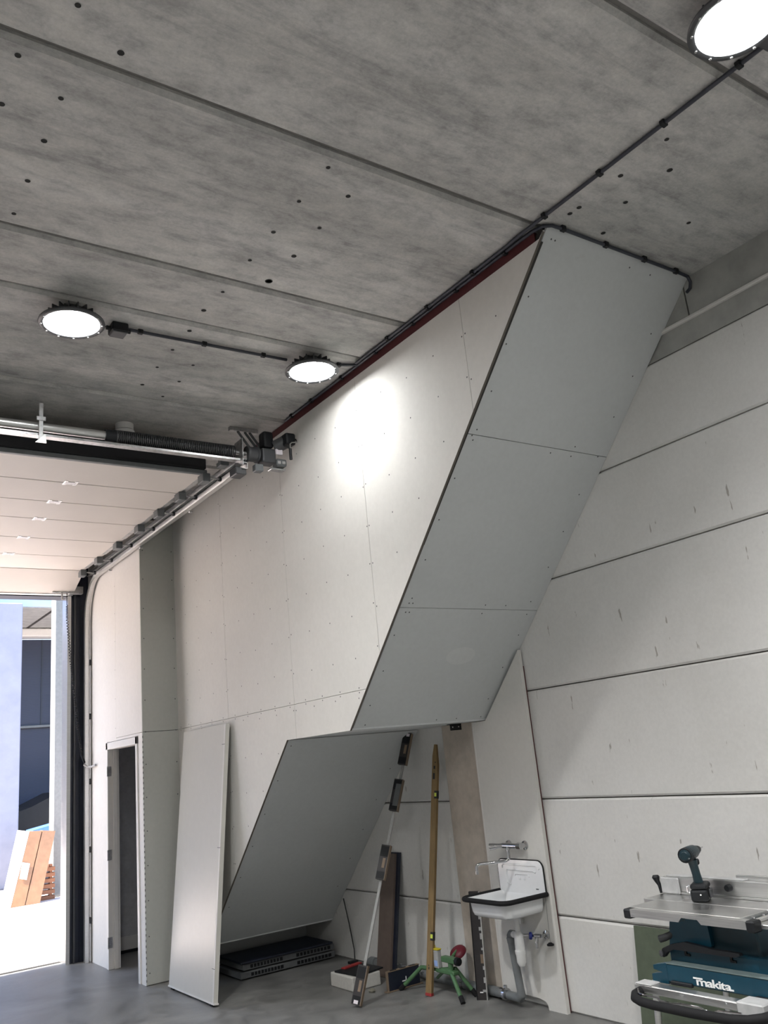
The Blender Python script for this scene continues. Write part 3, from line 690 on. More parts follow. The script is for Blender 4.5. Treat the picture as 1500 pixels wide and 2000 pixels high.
# order the rim from the back right round the front to the back left
rim = [(X1-.004, Y0-.002)]+[p for p in rp if p[0] < X1-.05 and p[1] < (Y0+Y1)/2][::-1]+[p for p in rp if p[0] < X1-.05 and p[1] >= (Y0+Y1)/2][::-1]+[(X1-.02, Y1+.002)]
MB().tube([(x, y, ZR-.003) for x, y in rim], .0165, 8).build('rubber_rim', 'black_rubber', sk, smooth=True)
ZT = .955
def backpoly(i, r):
    y0, y1, z1 = Y0+i, Y1-i, ZT-i; p = [(y0, ZR-.01)]
    p += [(y0+r-r*math.cos(a), z1-r+r*math.sin(a)) for a in [k*math.pi/12 for k in range(7)]]
    p += [(y1-r+r*math.sin(a), z1-r+r*math.cos(a)) for a in [k*math.pi/12 for k in range(7)]]
    return p+[(y1, ZR-.01)]
MB().prism(backpoly(.002, .05), XS-.014, XS-.001, 'x').build('back_plate', 'enamel', sk)
MB().tube([(XS-.009, y, z) for y, z in backpoly(0, .05)], .0055, 6).build('back_edging', 'black_rubber', sk, smooth=True)
xe = XS-.0155
def ridge(pts, r=.006): MB().tube([(xe, y, z) for y, z in pts], r, 6).build('embossing', 'enamel', sk, smooth=True)
ridge([(4.775, .895), (4.775, .915), (4.79, .922), (5.13, .922), (5.145, .915), (5.145, .895)])
ridge([(4.80, .875), (4.82, .885), (5.09, .885), (5.10, .87), (5.105, .80), (5.07, .785)])
ridge([(4.87, .845), (4.88, .86), (5.01, .86), (5.02, .845)], .005)
for y in (4.92, 4.97): MB().lathe([(.001, .002), (.012, 0), (.001, -.002)], (xe, y, .83), (1, 0, 0), 12).build('embossing', 'enamel', sk, smooth=True)
for y in (4.765, 5.15): MB().lathe([(.0001, -.004), (.009, -.003), (.011, .002)], (xe, y, .905), (1, 0, 0), 12).build('fixing_cap', 'enamel', sk, smooth=True)
MB().box(XS-.0155, XS-.014, 4.79, 4.815, .765, .772).build('maker_mark', 'mid_grey', sk)
MB().lathe([(.02, .0), (.018, -.06), (.014, -.06)], (4.34, 4.93, ZR-.122), n=16).build('outlet', 'white_plastic', sk, smooth=True)

# bottle trap and grey drain
tp = thing('bottle_trap', 'white plastic bottle trap under the enamel basin', 'trap', (4.34, 4.93, .4))
MB().lathe([(.016, .17), (.018, .12), (.022, .118), (.03, .10), (.034, .04), (.034, -.0)], (4.34, 4.93, .39), n=18).build('body', 'white_plastic', tp, smooth=True)
MB().lathe([(.038, 0), (.038, -.02), (.034, -.03), (.033, -.075), (.02, -.1), (.0001, -.102)], (4.34, 4.93, .39), n=18).build('cup', 'white_plastic', tp, smooth=True)
MB().tube([(4.345, 4.955, .48), (4.36, 5.01, .48)], .022, 12).build('side_arm', 'white_plastic', tp, smooth=True)
MB().bbox(XS-.03, XS, 5.0, 5.05, .53, .57, .004).build('wall_clip', 'white_plastic', tp)
dp = thing('drain_pipe', 'grey plastic drain pipe bent from the basin trap to the floor', 'pipe', (4.38, 5.02, .1))
MB().tube([(4.36, 5.0, .48), (4.365, 5.03, .48), (4.37, 5.048, .465), (4.372, 5.05, .44), (4.378, 5.02, .12), (4.379, 5.02, .09), (4.383, 5.04, .068), (4.39, 5.08, .065), (4.43, 5.33, .05)], [.024, .026, .027, .027, .027, .031, .031, .029, .027], 14).build('pipe', 'pipe_grey', dp, smooth=True)
MB().tube([(4.372, 5.049, .455), (4.374, 5.045, .42)], .032, 14).build('socket', 'pipe_grey', dp, smooth=True)
k = MB().lathe([(.036, -.012), (.04, -.012), (.04, .012), (.036, .012), (.036, -.012)], (4.395, 5.2, .066), (0, 1, 0), 22).build('pipe_clamp', 'chrome', dp, smooth=True)
MB().bbox(4.385, 4.405, 5.188, 5.212, .1, .125, .003).build('clamp_screw', 'chrome', k)
wp = thing('waste_pipe', 'thick grey waste pipe along the foot of the concrete wall', 'pipe', (4.42, 6, .07))
MB().tube([(4.455, 5.33, .045), (4.455, 7.05, .045)], .034, 18).build('pipe', 'pipe_grey', wp, smooth=True)
for y in (5.75, 6.6): MB().lathe([(.035, -.012), (.039, -.012), (.039, .012), (.035, .012)], (4.455, y, .045), (0, 1, 0), 24).build('pipe_clamp', 'chrome', wp, smooth=True)
MB().lathe([(.034, 0), (.042, 0), (.042, .08), (.034, .08)], (4.455, 6.95, .045), (0, 1, 0), 20).build('socket', 'pipe_grey', wp, smooth=True)

# mixer tap
tap = thing('wall_tap', 'chrome wall tap with long swivel spout above the basin', 'tap', (XS, 4.97, 1.05))
ZTp = 1.054
for y in (5.055, 4.885):
    MB().lathe([(.001, 0), (.032, 0), (.03, -.008), (.018, -.014), (.014, -.05), (.001, -.05)], (XS, y, ZTp), (1, 0, 0), 20).build('rosette', 'chrome', tap, smooth=True)
MB().tube([(4.415, 4.875, ZTp), (4.415, 5.065, ZTp)], .019, 14).build('body', 'chrome', tap, smooth=True)
MB().tube([(4.415, 4.865, ZTp), (4.415, 4.905, ZTp)], .024, 8).build('end_nut', 'chrome', tap, smooth=True)
MB().tube([(4.415, 5.055, ZTp), (4.395, 5.085, ZTp), (4.37, 5.12, ZTp-.002), (4.355, 5.14, ZTp-.003)], [.017, .016, .023, .025], 12).build('handle', 'chrome', tap, smooth=True)
MB().tube([(4.41, 5.0, ZTp), (4.405, 5.0, ZTp-.03)], .014, 12).build('spout_nut', 'chrome', tap, smooth=True)
MB().tube([(4.405, 5.0, ZTp-.02), (4.405, 5.0, ZTp-.075), (4.40, 5.003, ZTp-.09), (4.385, 5.015, ZTp-.098), (4.30, 5.07, ZTp-.101), (4.225, 5.115, ZTp-.101), (4.205, 5.125, ZTp-.108), (4.20, 5.128, ZTp-.125), (4.20, 5.128, ZTp-.16)], .0108, 10).build('spout', 'chrome', tap, smooth=True)
MB().tube([(4.20, 5.128, ZTp-.152), (4.20, 5.128, ZTp-.167)], .0115, 10).build('aerator', 'chrome', tap, smooth=True)
# hose tap
ht = thing('hose_tap', 'small chrome garden tap with blue knob below the basin', 'tap', (XS, 4.80, .47))
ZH = .478
MB().lathe([(.001, 0), (.03, 0), (.028, -.01), (.012, -.014), (.012, -.06), (.001, -.06)], (XS, 4.785, ZH), (1, 0, 0), 18).build('rosette', 'chrome', ht, smooth=True)
MB().tube([(4.415, 4.79, ZH), (4.40, 4.83, ZH)], .014, 12).build('body', 'chrome', ht, smooth=True)
MB().tube([(4.40, 4.83, ZH+.0), (4.385, 4.87, ZH+.004), (4.37, 4.91, ZH)], [.01, .01, .011], 10).build('valve_stem', 'chrome', ht, smooth=True)
MB().lathe([(.001, 0), (.022, 0), (.026, .008), (.022, .02), (.001, .022)], (4.39, 4.848, ZH), (-.7, .5, .1), 9).build('knob', 'blue_plastic', ht, smooth=True)
MB().tube([(4.405, 4.815, ZH-.005), (4.395, 4.815, ZH-.04), (4.395, 4.815, ZH-.075)], [.011, .012, .009], 10).build('nozzle', 'chrome', ht, smooth=True)
# plug on chain
pl = thing('plug_chain', 'black basin plug hanging on a bead chain beside the hose tap', 'plug', (XS-.02, 4.74, .43))
MB().lathe([(.0001, .012), (.012, .012), (.016, .006), (.024, .004), (.024, -.006), (.0001, -.008)], (XS-.026, 4.735, .425), n=16).build('plug', 'black_rubber', pl, smooth=True)
ch = MB()
for k in range(52): ch.lathe([(.0001, -.0025), (.0028, 0), (.0001, .0025)], (XS-.012-.014*k/51, 4.737-.002*k/51, ZR-.012-.30*k/51), n=5)
ch.build('chain', 'mid_grey', pl, kind='stuff')
# small black bracket under the flat soffit
pb = fz(886, 1416, 1.945)
sb = thing('steel_bracket', 'small black steel plate fixed under the flat stair soffit', 'bracket', (4.40, 5.50, 1.93))
MB().bbox(4.33, 4.44, 5.405, 5.415, 1.90, 1.948, .002).build('plate', 'black_plastic', sb)
for x in (4.35, 4.41): MB().lathe([(.0001, -.003), (.005, -.003), (.005, 0)], (x, 5.405, 1.925), (0, 1, 0), 8).build('screw', 'light_grey', sb)
MB().box(4.33, 4.44, 5.405, 5.45, 1.944, 1.949).build('flange', 'black_plastic', sb)

# ------------------------------------------------------------ tools leaning under the stairs
def frame_of(a, b, wdir):
    a, b = Vector(a), Vector(b); u = (b-a).normalized(); wv = Vector(wdir); wv = (wv-u*wv.dot(u)).normalized(); n = wv.cross(u).normalized()
    if n.x > 0: n = -n
    return a, b, u, wv, n
def at_row(a, b, v):
    lo, hi = 0.0, 1.0
    for _ in range(40):
        mid = (lo+hi)/2
        if proj(a.lerp(b, mid))[1] > v: lo = mid
        else: hi = mid
    return (lo+hi)/2*(b-a).length
# telescopic screeding level with four black sections
a, b, u, wv, n = frame_of((3.70, 6.085, .012), (4.452, 6.135, 1.918), (-.6, .8, 0))
pole = thing('telescopic_level', 'long silver telescopic pole with black level sections leaning under the stairs', 'level', a)
Lp = (b-a).length
MB().obox(a+u*Lp/2, wv, u, n, .0105, Lp/2, .006).build('pole', 'rod_grey', pole)
MB().obox(a+u*(Lp+.01), wv, u, n, .012, .02, .01).build('tip', 'galvanised', pole)
for (v0, v1, win) in ((1965, 1886, 1), (1719, 1652, 1), (1585, 1524, 0), (1495, 1434, 1)):
    s0, s1 = at_row(a, b, v0), at_row(a, b, v1); c = a+u*((s0+s1)/2)+n*.02; hl = (s1-s0)/2
    sec = MB().obox(c, wv, u, n, .036, hl, .018).build('level_section', 'level_dark', pole)
    MB().obox(c-wv*.038, wv, u, n, .0025, hl+.002, .020).build('edge_strip', 'tan_edge', sec)
    MB().obox(c+u*hl*.62+n*.0185, wv, u, n, .032, hl*.3, .001).build('label_plate', 'black_plastic', sec)
    MB().obox(c-u*hl*.75+n*.0185, wv, u, n, .032, hl*.2, .001).build('label_plate', 'black_plastic', sec)
    if win: MB().obox(c-u*hl*.05+n*.0185-wv*.008, wv, u, n, .011, hl*.28, .0015).build('vial_window', 'tan_edge', sec)
    else: MB().obox(c+n*.0185-wv*.01, wv, u, n, .022, hl*.7, .0012).build('face_plate', 'mid_grey', sec)
    if v0 == 1965: MB().obox(c-u*hl*.86+n*.02-wv*.0, wv, u, n, .017, .012, .001).build('sticker', 'paper', sec)
    if v0 == 1495: MB().obox(c+u*hl*.86+n*.02-wv*.01, wv, u, n, .014, .012, .001).build('sticker', 'paper', sec)

# long gold coloured level
a, b, u, wv, n = frame_of((4.20, 5.855, .008), (4.468, 5.79, 1.81), (-.3, .95, 0))
gl = thing('long_spirit_level', 'long gold brown spirit level leaning upright beside the green tripod', 'level', a)
Lg = (b-a).length
prof = [(-.026, 0), (.026, 0), (.026, Lg-.09), (.012, Lg), (-.004, Lg), (-.026, Lg-.16)]
v = [a+wv*p+u*q+n*h for h in (-.014, .014) for p, q in prof]; k = len(prof)
MB().add(v, [tuple(range(k))[::-1], tuple(range(k, 2*k))]+[(i, (i+1) % k, k+(i+1) % k, k+i) for i in range(k)]).build('beam', 'gold_wood', gl)
MB().obox(a+u*.004, wv, u, n, .027, .010, .0155).build('end_cap', 'red_plastic', gl)
for vrow in (1552, 1828):
    s = at_row(a, b, vrow)
    h = MB().obox(a+u*s-wv*.016, wv, u, n, .012, .03, .0155).build('vial_notch', 'ink', gl)
    MB().obox(a+u*s-wv*.016, wv, u, n, .010, .014, .017).build('vial', 'vial', h)
mk = MB()
for (v0, v1, w0, w1) in ((1522, 1510, -.004, .014), (1508, 1507, 0, .004), (1502, 1496, -.006, .010), (1490, 1488, -.010, 0), (1886, 1884, 0, .008), (1893, 1888, -.002, .006)):
    s0, s1 = at_row(a, b, v0), at_row(a, b, v1); mk.obox(a+u*((s0+s1)/2)+wv*((w0+w1)/2)+n*.0145, wv, u, n, abs(w1-w0)/2, abs(s1-s0)/2, .0005)
mk.build('printed_marks', 'ink', gl)

# short dark level standing beside the basin
a, b, u, wv, n = frame_of((4.372, 5.44, .0), (4.405, 5.44, .725), (-.6, .8, 0))
dv = thing('box_level', 'dark upright box level with pale notched edge standing left of the basin', 'level', a)
MB().obox(a+u*.3625, wv, u, n, .036, .3625, .014).build('web', 'level_dark', dv)
MB().obox(a+u*.3625-wv*.039, wv, u, n, .004, .3625, .02).build('flange', 'aluminium', dv)
MB().obox(a+u*.3625+wv*.037, wv, u, n, .002, .3625, .02).build('flange', 'black_plastic', dv)
for s, h, ww in ((.06, .008, .012), (.13, .018, .006), (.21, .012, .005), (.27, .03, .011), (.335, .008, .006), (.42, .02, .007), (.47, .012, .009), (.555, .02, .007), (.63, .016, .007), (.67, .006, .012)):
    MB().obox(a+u*s-wv*(.034-ww), wv, u, n, ww, h, .0155).build('label_patch', 'tan_edge' if h > .025 else 'light_grey', dv)
MB().obox(a+u*.05+n*.0145, wv, u, n, .012, .004, .001).build('printed_mark', 'logo_white', dv)

# brown board with a dark board behind it
a, b, u, wv, n = frame_of((4.315, 6.635, .003), (4.477, 6.635, .945), (0, 1, 0))
bb = tag(MB().obox(a+u*.478, wv, u, n, .10, .478, .010).build('laminate_board', 'brown_laminate'), 'narrow brown laminate board leaning on the concrete wall under the stairs', 'board')
a2 = a+n*-.024-wv*.03
bd = tag(MB().obox(a2+u*.486, wv, u, n, .10, .482, .011).build('dark_board', 'navy_paint'), 'narrow black board leaning behind the brown laminate board', 'board')

# black short level lying on its edge
p0 = fz(758, 1939); p1 = fz(820, 1921)
a, b, u, wv, n = frame_of(p0, p1, (0, 0, 1))
sl = thing('short_level', 'short black level lying on its edge on the floor beside the tripod', 'level', p0)
Lh = (b-a).length; c = a+u*Lh/2+Vector((0, 0, .075))
if n.y > 0: n = -n
MB().obox(c, u, (0, 0, 1), n, Lh/2-.003, .066, .012).build('web', 'navy_paint', sl)
MB().obox(c+Vector((0, 0, .068)), u, (0, 0, 1), n, Lh/2, .0025, .016).build('top_flange', 'tan_edge', sl)
MB().obox(c-Vector((0, 0, .070)), u, (0, 0, 1), n, Lh/2+.02, .0035, .022).build('bottom_flange', 'tan_edge', sl)
MB().obox(a+u*.003+Vector((0, 0, .075)), u, (0, 0, 1), n, .003, .068, .014).build('end_plate', 'tan_edge', sl)
for t in (.2, .5, .8): MB().obox(c+u*(t-.5)*Lh+Vector((0, 0, .0725)), u, (0, 0, 1), n, Lh*.09, .0015, .010).build('vial_slot', 'ink', sl)
lg = MB(); q = c+n*.0125-Vector((0, 0, .02))
lg.obox(q, u, (0, 0, 1), n, .02, .004, .0006).obox(q+u*.018+Vector((0, 0, .014)), u, (0, 0, 1), n, .004, .015, .0006)
lg.build('printed_mark', 'logo_white', sl)

# green tripod stand
tri = thing('tripod_stand', 'green tubular tripod work stand with black feet and knob', 'stand', (4.27, 5.75, 0))
hub = Vector((4.28, 5.77, .175))
f1, f2, f3 = fz(783, 1931, .012), fz(904, 1958, .012), Vector((4.40, 5.54, .135))
def leg(f, e):
    f = Vector(f); e = Vector(e); m1 = e.lerp(hub, .12); m2 = e.lerp(f, .08)
    g = MB().tube([hub, m1, e, m2, f], .0155, 10).build('leg', 'tripod_green', tri, smooth=True)
    d = (f-e).normalized(); MB().tube([f-d*.045, f+d*.008], .0185, 10).build('foot', 'black_rubber', g, smooth=True)
leg(f1, fx(823, 1889, 4.27)); leg(f2, fx(880, 1896, 4.27)); leg(Vector((4.395, 5.54, .012)), fx(890, 1892, 4.32))
D = -.10
hb = MB().bbox(4.25, 4.31, 5.60, 5.82, .255+D, .285+D, .008).build('hub_plate', 'tripod_green', tri)
MB().tube([(4.28, 5.66, .26+D), (4.28, 5.66, .36+D)], .02, 12).build('post', 'tripod_green', tri, smooth=True)
MB().bbox(4.255, 4.305, 5.585, 5.745, .335+D, .375+D, .006).build('clamp_block', 'tripod_green', tri)
MB().lathe([(.001, 0), (.028, 0), (.030, .012), (.028, .03), (.001, .034)], (4.28, 5.585, .352+D), (0, -1, 0), 14).build('knob', 'black_plastic', tri, smooth=True)
MB().lathe([(.0001, .0), (.04, .004), (.06, .014), (.068, .03), (.068, .036), (.0001, .036)], (4.37, 5.69, .405+D), (.55, .1, -.8), 22).build('roller_cup', 'maroon', tri, smooth=True)
MB().tube([(4.30, 5.67, .36+D), (4.375, 5.69, .395+D)], .012, 8).build('cup_stem', 'tripod_green', tri)
MB().tube([hub+Vector((.02, 0, -.01)), (4.36, 5.95, .08)], .012, 8).build('brace', 'tripod_green', tri)
yc_ = thing('quick_clamp', 'yellow and white plastic clamp hooked on the green tripod behind gold level', 'clamp', (4.27, 5.78, .19))
MB().bbox(4.255, 4.285, 5.83, 5.855, .285+D, .44+D, .004).build('bar', 'yellow_plastic', yc_)
MB().bbox(4.25, 4.29, 5.775, 5.83, .286+D, .41+D, .004).build('jaw', 'light_grey', yc_)
MB().bbox(4.248, 4.292, 5.77, 5.835, .41+D, .42+D, .003).build('jaw_top', 'yellow_plastic', yc_)
MB().bbox(4.246, 4.251, 5.78, 5.82, .30+D, .34+D, .001).build('label_sticker', 'window_blue', yc_)

# white block with a sheet on it
wx = thing('foam_block', 'white rough foam block lying on the floor under the stairs', 'block', (4.0, 6.6, 0))
MB().bbox(3.90, 4.17, 6.46, 6.80, 0, .105, .01, 2).build('block', 'polystyrene', wx)
sh = tag(MB().obox((4.06, 6.61, .1135), (1, .1, .02), (-.1, 1, 0), (-.02, 0, 1), .135, .15, .006).build('black_sheet', 'black_plastic'), 'thin black sheet lying on the white foam block', 'sheet')
rs = tag(MB().obox((4.075, 6.74, .1255), (1, .25, .0), (-.25, 1, 0), (0, 0, 1), .10, .022, .005).build('red_strip', 'red_plastic'), 'flat red strip on top of the black sheet and foam block', 'strip')
st = MB(); rr = [(random.uniform(.8, 1.15)) for _ in range(30)]
st.lathe([(.0001, 0), (.026, .004), (.03, .014), (.018, .024), (.0001, .026)], (fz(727, 1938).x, fz(727, 1938).y, 0), n=7)
tag(st.build('stone_chip', 'stone', smooth=True), 'small brownish stone chip on the floor by the black level', 'stone')
pd = fz(1222, 1992)
lf = MB()
for k in range(5):
    a_ = k*1.3; lf.obox((pd.x-.03+.012*math.cos(a_), pd.y+.012*math.sin(a_), .008+.003*k), (math.cos(a_), math.sin(a_), .2), (-math.sin(a_), math.cos(a_), .3), (0, -.3, 1), .022, .010, .002)
tag(lf.build('dead_leaf', 'dead_leaf'), 'crumpled brown dead leaf at the foot of the concrete wall', 'leaf')

# stack of slotted panels under the low flight
stk = thing('slotted_panel_stack', 'low stack of grey slotted panels under the lowest part of stairs', 'panels', (4.0, 7.8, 0))
for k in range(2):
    z0 = .012+k*.062
    pnl = MB().bbox(3.50+.03*k, 4.46, 7.66+.01*k, 8.19-.01*k, z0, z0+.052, .006, 2).build('panel', 'grey_panel', stk)
    for (xa, xb) in ((3.60, 3.92), (4.06, 4.42)):
        MB().bbox(xa, xb, 7.656+.01*k, 7.668+.01*k, z0+.012, z0+.04, .003).build('slot', 'black_plastic', pnl)
        for q in range(9): MB().box(xa+(xb-xa)*(q+.8)/10, xa+(xb-xa)*(q+1)/10, 7.654+.01*k, 7.66+.01*k, z0+.012, z0+.04).build('slat', 'grey_panel', pnl)
for x in (3.56, 4.0, 4.42): MB().box(x-.03, x+.03, 7.70, 8.15, 0, .013).build('foot', 'dark_grey', stk)
tag(MB().bbox(3.50, 4.44, 7.645, 8.16, .128, .148, .009, 2).build('black_tray', 'navy_paint'), 'black rounded board lying on the stack of slotted panels', 'board')
cbk = thing('loose_cable', 'thin dark cable hanging down the wall behind the panel stack', 'cable', (4.47, 7.2, 0))
MB().tube([(4.50, 7.50, .52), (4.495, 7.42, .30), (4.49, 7.36, .10), (4.47, 7.33, .012)], .005, 6).build('cord', 'black_plastic', cbk)
MB().bbox(4.40, 4.49, 7.30, 7.345, 0, .022, .004).build('plug', 'black_plastic', cbk)

# green sheet leaning against the wall behind the saw
a, b, u, wv, n = frame_of((4.42, 3.35, 0.002), (4.49, 3.35, .604), (0, 1, 0))
gs = tag(MB().obox(a+u*.302, wv, u, n, .66, .302, .009).build('green_sheet', 'sheet_green'), 'olive green sheet leaning on the concrete wall behind the table saw', 'sheet')

# ------------------------------------------------------------ table saw
ts_ = thing('table_saw', 'teal table saw with aluminium table on a wheeled stand', 'saw', (3.9, 2.85, 0))
ZTb = .90
TY0, TY1, TX0, TX1 = 1.95, 3.27, 3.66, 4.16
MB().bbox(TX0, 3.872, 2.64, 3.285, ZTb-.02, ZTb, .002).build('table_plate', 'aluminium', ts_)
MB().bbox(3.878, TX1, 2.64, 3.37, ZTb-.02, ZTb-.001, .002).build('table_plate', 'aluminium', ts_)
MB().box(3.868, 3.882, 2.64, TY1, ZTb-.02, ZTb-.006).build('table_groove', 'light_grey', ts_)
MB().bbox(3.60, TX1, TY0, 2.55, ZTb-.022, ZTb-.004, .002).build('extension_table', 'aluminium', ts_)
# front rail profile with a notch
rl = [(3.19, .913), (2.54, .913), (2.54, .878), (2.78, .878), (2.80, .899), (2.885, .899), (2.905, .878), (3.19, .878)]
MB().prism(rl, 3.555, 3.60, 'x').build('front_rail', 'aluminium', ts_)
MB().bbox(3.595, TX0, 2.56, 3.19, ZTb-.014, ZTb-.004, .003).build('rail_bridge', 'aluminium', ts_)
MB().bbox(3.553, 3.61, 3.19, 3.235, .868, .912, .006).build('rail_cap', 'black_plastic', ts_)
MB().bbox(3.545, 3.61, 2.50, 2.542, .868, .917, .006).build('rail_cap', 'black_plastic', ts_)
for z in (.882, .905): MB().bbox(3.60, 4.16, 2.525, 2.545, z-.008, z+.008, .003).build('side_rail', 'aluminium', ts_)
MB().box(3.60, 4.16, 2.53, 2.54, .885, .90).build('scale_strip', 'tan_edge', ts_)
for x, y in ((3.70, 2.60), (3.78, 2.60), (3.86, 2.61)): MB().lathe([(.0001, .006), (.008, .005), (.009, 0)], (x, y, ZTb-.004), n=10).build('bolt', 'chrome', ts_, smooth=True)
MB().prism([(TX0-.02, .876), (TX0+.02, .876), (TX0+.02, .895), (TX0-.02, .895)], 2.56, 2.64, 'y').build('corner_bracket', 'aluminium', ts_)
# fence
fe = MB().bbox(4.045, 4.085, 1.95, 3.36, ZTb+.012, ZTb+.085, .003).build('fence', 'aluminium', ts_)
MB().bbox(4.04, 4.10, 2.0, 3.35, ZTb-.0, ZTb+.012, .002).build('fence_foot', 'aluminium', fe)
pe = [(3.985, ZTb), (4.06, ZTb), (4.06, ZTb+.088), (4.005, ZTb+.088), (3.99, ZTb+.075)]
MB().bbox(4.03, 4.044, 3.25, 3.37, ZTb+.0, ZTb+.082, .006).build('fence_end_plate', 'light_grey', fe)
MB().tube([(4.04, 3.378, ZTb+.0), (4.04, 3.385, ZTb+.04), (4.036, 3.392, ZTb+.06), (4.035, 3.397, ZTb+.08), (4.035, 3.397, ZTb+.09)], [.009, .010, .014, .021, .015], 10).build('clamp_lever', 'black_plastic', fe, smooth=True)
MB().lathe([(.0001, -.03), (.014, -.03), (.017, -.024), (.017, 0)], (4.045, 2.945, ZTb+.052), (1, 0, 0), 14).build('fence_knob', 'black_plastic', fe, smooth=True)
MB().bbox(4.086, 4.11, 1.95, 2.93, ZTb+.07, ZTb+.105, .002).build('fence_extension', 'aluminium', fe)
MB().bbox(4.05, 4.10, 2.86, 3.34, ZTb+.085, ZTb+.091, .002).build('fence_cap', 'light_grey', fe)
# body
MB().prism([(3.05, .88), (2.84, .88), (2.835, .76), (2.86, .735), (3.08, .735)], 3.675, 3.70, 'x').build('body_front', 'teal', ts_)
MB().bbox(3.70, 4.13, 2.60, 3.06, .70, .88, .01).build('body', 'teal_shaded', ts_)  # darker teal than the lit front, shade of the recess put into the colour
MB().bbox(3.67, 4.14, 2.30, 3.085, .66, .735, .006).build('body_ledge', 'teal', ts_)
MB().bbox(3.615, 4.16, 2.2, 3.075, .59, .672, .006).build('base', 'teal', ts_)
MB().bbox(3.612, 4.16, 2.2, 3.07, .670, .676, .002).build('base_lip', 'sawdust_teal', ts_)
MB().prism([(3.075, .672), (3.155, .655), (3.155, .637), (3.10, .628), (3.17, .614), (3.17, .58), (3.075, .58)], 3.62, 3.66, 'x').build('base_ear', 'teal', ts_)
MB().bbox(3.60, 3.62, 2.93, 3.05, .585, .602, .003).build('base_pad', 'black_plastic', ts_)
MB().bbox(3.595, 3.62, 2.50, 2.60, .585, .60, .003).build('base_pad', 'black_plastic', ts_)
MB().tube([(3.70, 3.05, .795), (3.66, 3.09, .775), (3.655, 3.115, .768)], [.016, .017, .018], 12).build('dust_port', 'dark_grey', ts_, smooth=True)
for y in (2.99, 2.74): MB().prism([(y, .742), (y-.012, .742), (y-.012, .715), (y-.03, .715), (y-.03, .705), (y, .705)], 3.664, 3.672, 'x').build('holder_slot', 'black_plastic', ts_)
# push stick on the ledge
ps = thing('push_stick', 'black plastic push stick lying on the ledge of the teal table saw', 'tool', (3.64, 2.85, .736))
pp = [(3.105, .700), (3.085, .735), (3.03, .758), (2.95, .775), (2.90, .770), (2.80, .760), (2.66, .758), (2.655, .748), (2.69, .738), (2.80, .738), (3.02, .736), (3.06, .720), (3.085, .695)]
MB().prism(pp, 3.625, 3.650, 'x').build('stick', 'black_plastic', ps)
MB().lathe([(.0001, 0), (.013, 0), (.015, .008), (.0001, .012)], (3.625, 3.09, .712), (-1, .3, 0), 12).build('grip_end', 'dark_grey', ps, smooth=True)
# stand
MB().bbox(3.53, 3.59, 2.62, 3.215, .548, .584, .004).build('stand_beam', 'aluminium', ts_)
MB().bbox(3.528, 3.60, 3.11, 3.205, .583, .59, .003).build('stand_bracket', 'light_grey', ts_)
MB().bbox(3.50, 3.60, 2.50, 2.63, .535, .60, .006).build('stand_bracket', 'light_grey', ts_)
MB().box(3.531, 3.535, 2.80, 2.62, .572, .585).build('scale_label', 'logo_white', ts_)
MB().bbox(3.60, 4.16, 2.42, 2.47, .545, .585, .004).build('stand_rail', 'aluminium', ts_)
MB().bbox(3.59, 4.12, 3.14, 3.18, .548, .584, .004).build('stand_rail', 'aluminium', ts_)
hd = MB().tube([(3.56, 3.185, .555), (3.48, 3.17, .553), (3.44, 3.14, .549), (3.42, 3.09, .546), (3.41, 3.0, .545), (3.405, 2.8, .547), (3.41, 2.6, .552), (3.42, 2.52, .56), (3.45, 2.47, .568), (3.50, 2.45, .572), (3.58, 2.45, .57)], .0205, 14).build('handlebar', 'black_rubber', ts_, smooth=True)
MB().tube([(3.50, 3.165, .57), (3.46, 3.13, .567), (3.455, 3.09, .565), (3.455, 3.02, .565), (3.452, 3.0, .555), (3.45, 2.93, .553), (3.45, 2.90, .559), (3.45, 2.78, .561), (3.45, 2.76, .552), (3.45, 2.71, .552), (3.455, 2.69, .561), (3.46, 2.58, .566)], .0055, 8).build('lock_rod', 'chrome', ts_, smooth=True)
for (x0, y0) in ((3.57, 3.12), (4.10, 3.12), (3.57, 2.45), (4.10, 2.45)):
    lg_ = MB().tube([(x0, y0, .56), (x0+(-.03 if x0 < 3.8 else .0), y0+(.03 if y0 > 2.8 else -.06), .03)], .016, 10).build('leg', 'aluminium', ts_, smooth=True)
    MB().lathe([(.0001, -.03), (.024, -.03), (.024, 0), (.016, .02)], (x0+(-.03 if x0 < 3.8 else .0), y0+(.03 if y0 > 2.8 else -.06), .03), n=12).build('foot', 'black_rubber', lg_, smooth=True)
# brand lettering on the base
fc = bpy.data.curves.new('logo', 'FONT'); fc.body = 'makita'; fc.size = .062; fc.offset = .0013; fc.extrude = .0006; fc.shear = 0.0; fc.space_character = .86
fo = bpy.data.objects.new('logo_tmp', fc); COL.objects.link(fo)
bpy.context.view_layer.update()
me = bpy.data.meshes.new_from_object(fo.evaluated_get(bpy.context.evaluated_depsgraph_get()))
bpy.data.objects.remove(fo); bpy.data.curves.remove(fc)
xs_ = [q.co.x for q in me.vertices]; wdt = max(xs_)-min(xs_); x00 = min(xs_); hmax = max(q.co.y for q in me.vertices)
sx, sy = .187/wdt, .0335/hmax
for q in me.vertices:
    lx, ly, lz = (q.co.x-x00)*sx, q.co.y*sy, q.co.z
    q.co = (3.6135-lz, 2.908-lx, .6005+ly)
me.materials.append(MATS['logo_white'])
lo = bpy.data.objects.new('logo', me); COL.objects.link(lo); lo.parent = ts_; lo.matrix_parent_inverse = world(ts_).inverted(); lo['label'] = 'white makita lettering'
MB().box(3.6125, 3.616, 2.923, 2.872, .6255, .6325).build('logo_bar', 'logo_white', ts_)
MB().box(3.6125, 3.616, 2.740, 2.712, .600, .6065).build('logo_bar', 'logo_white', ts_)

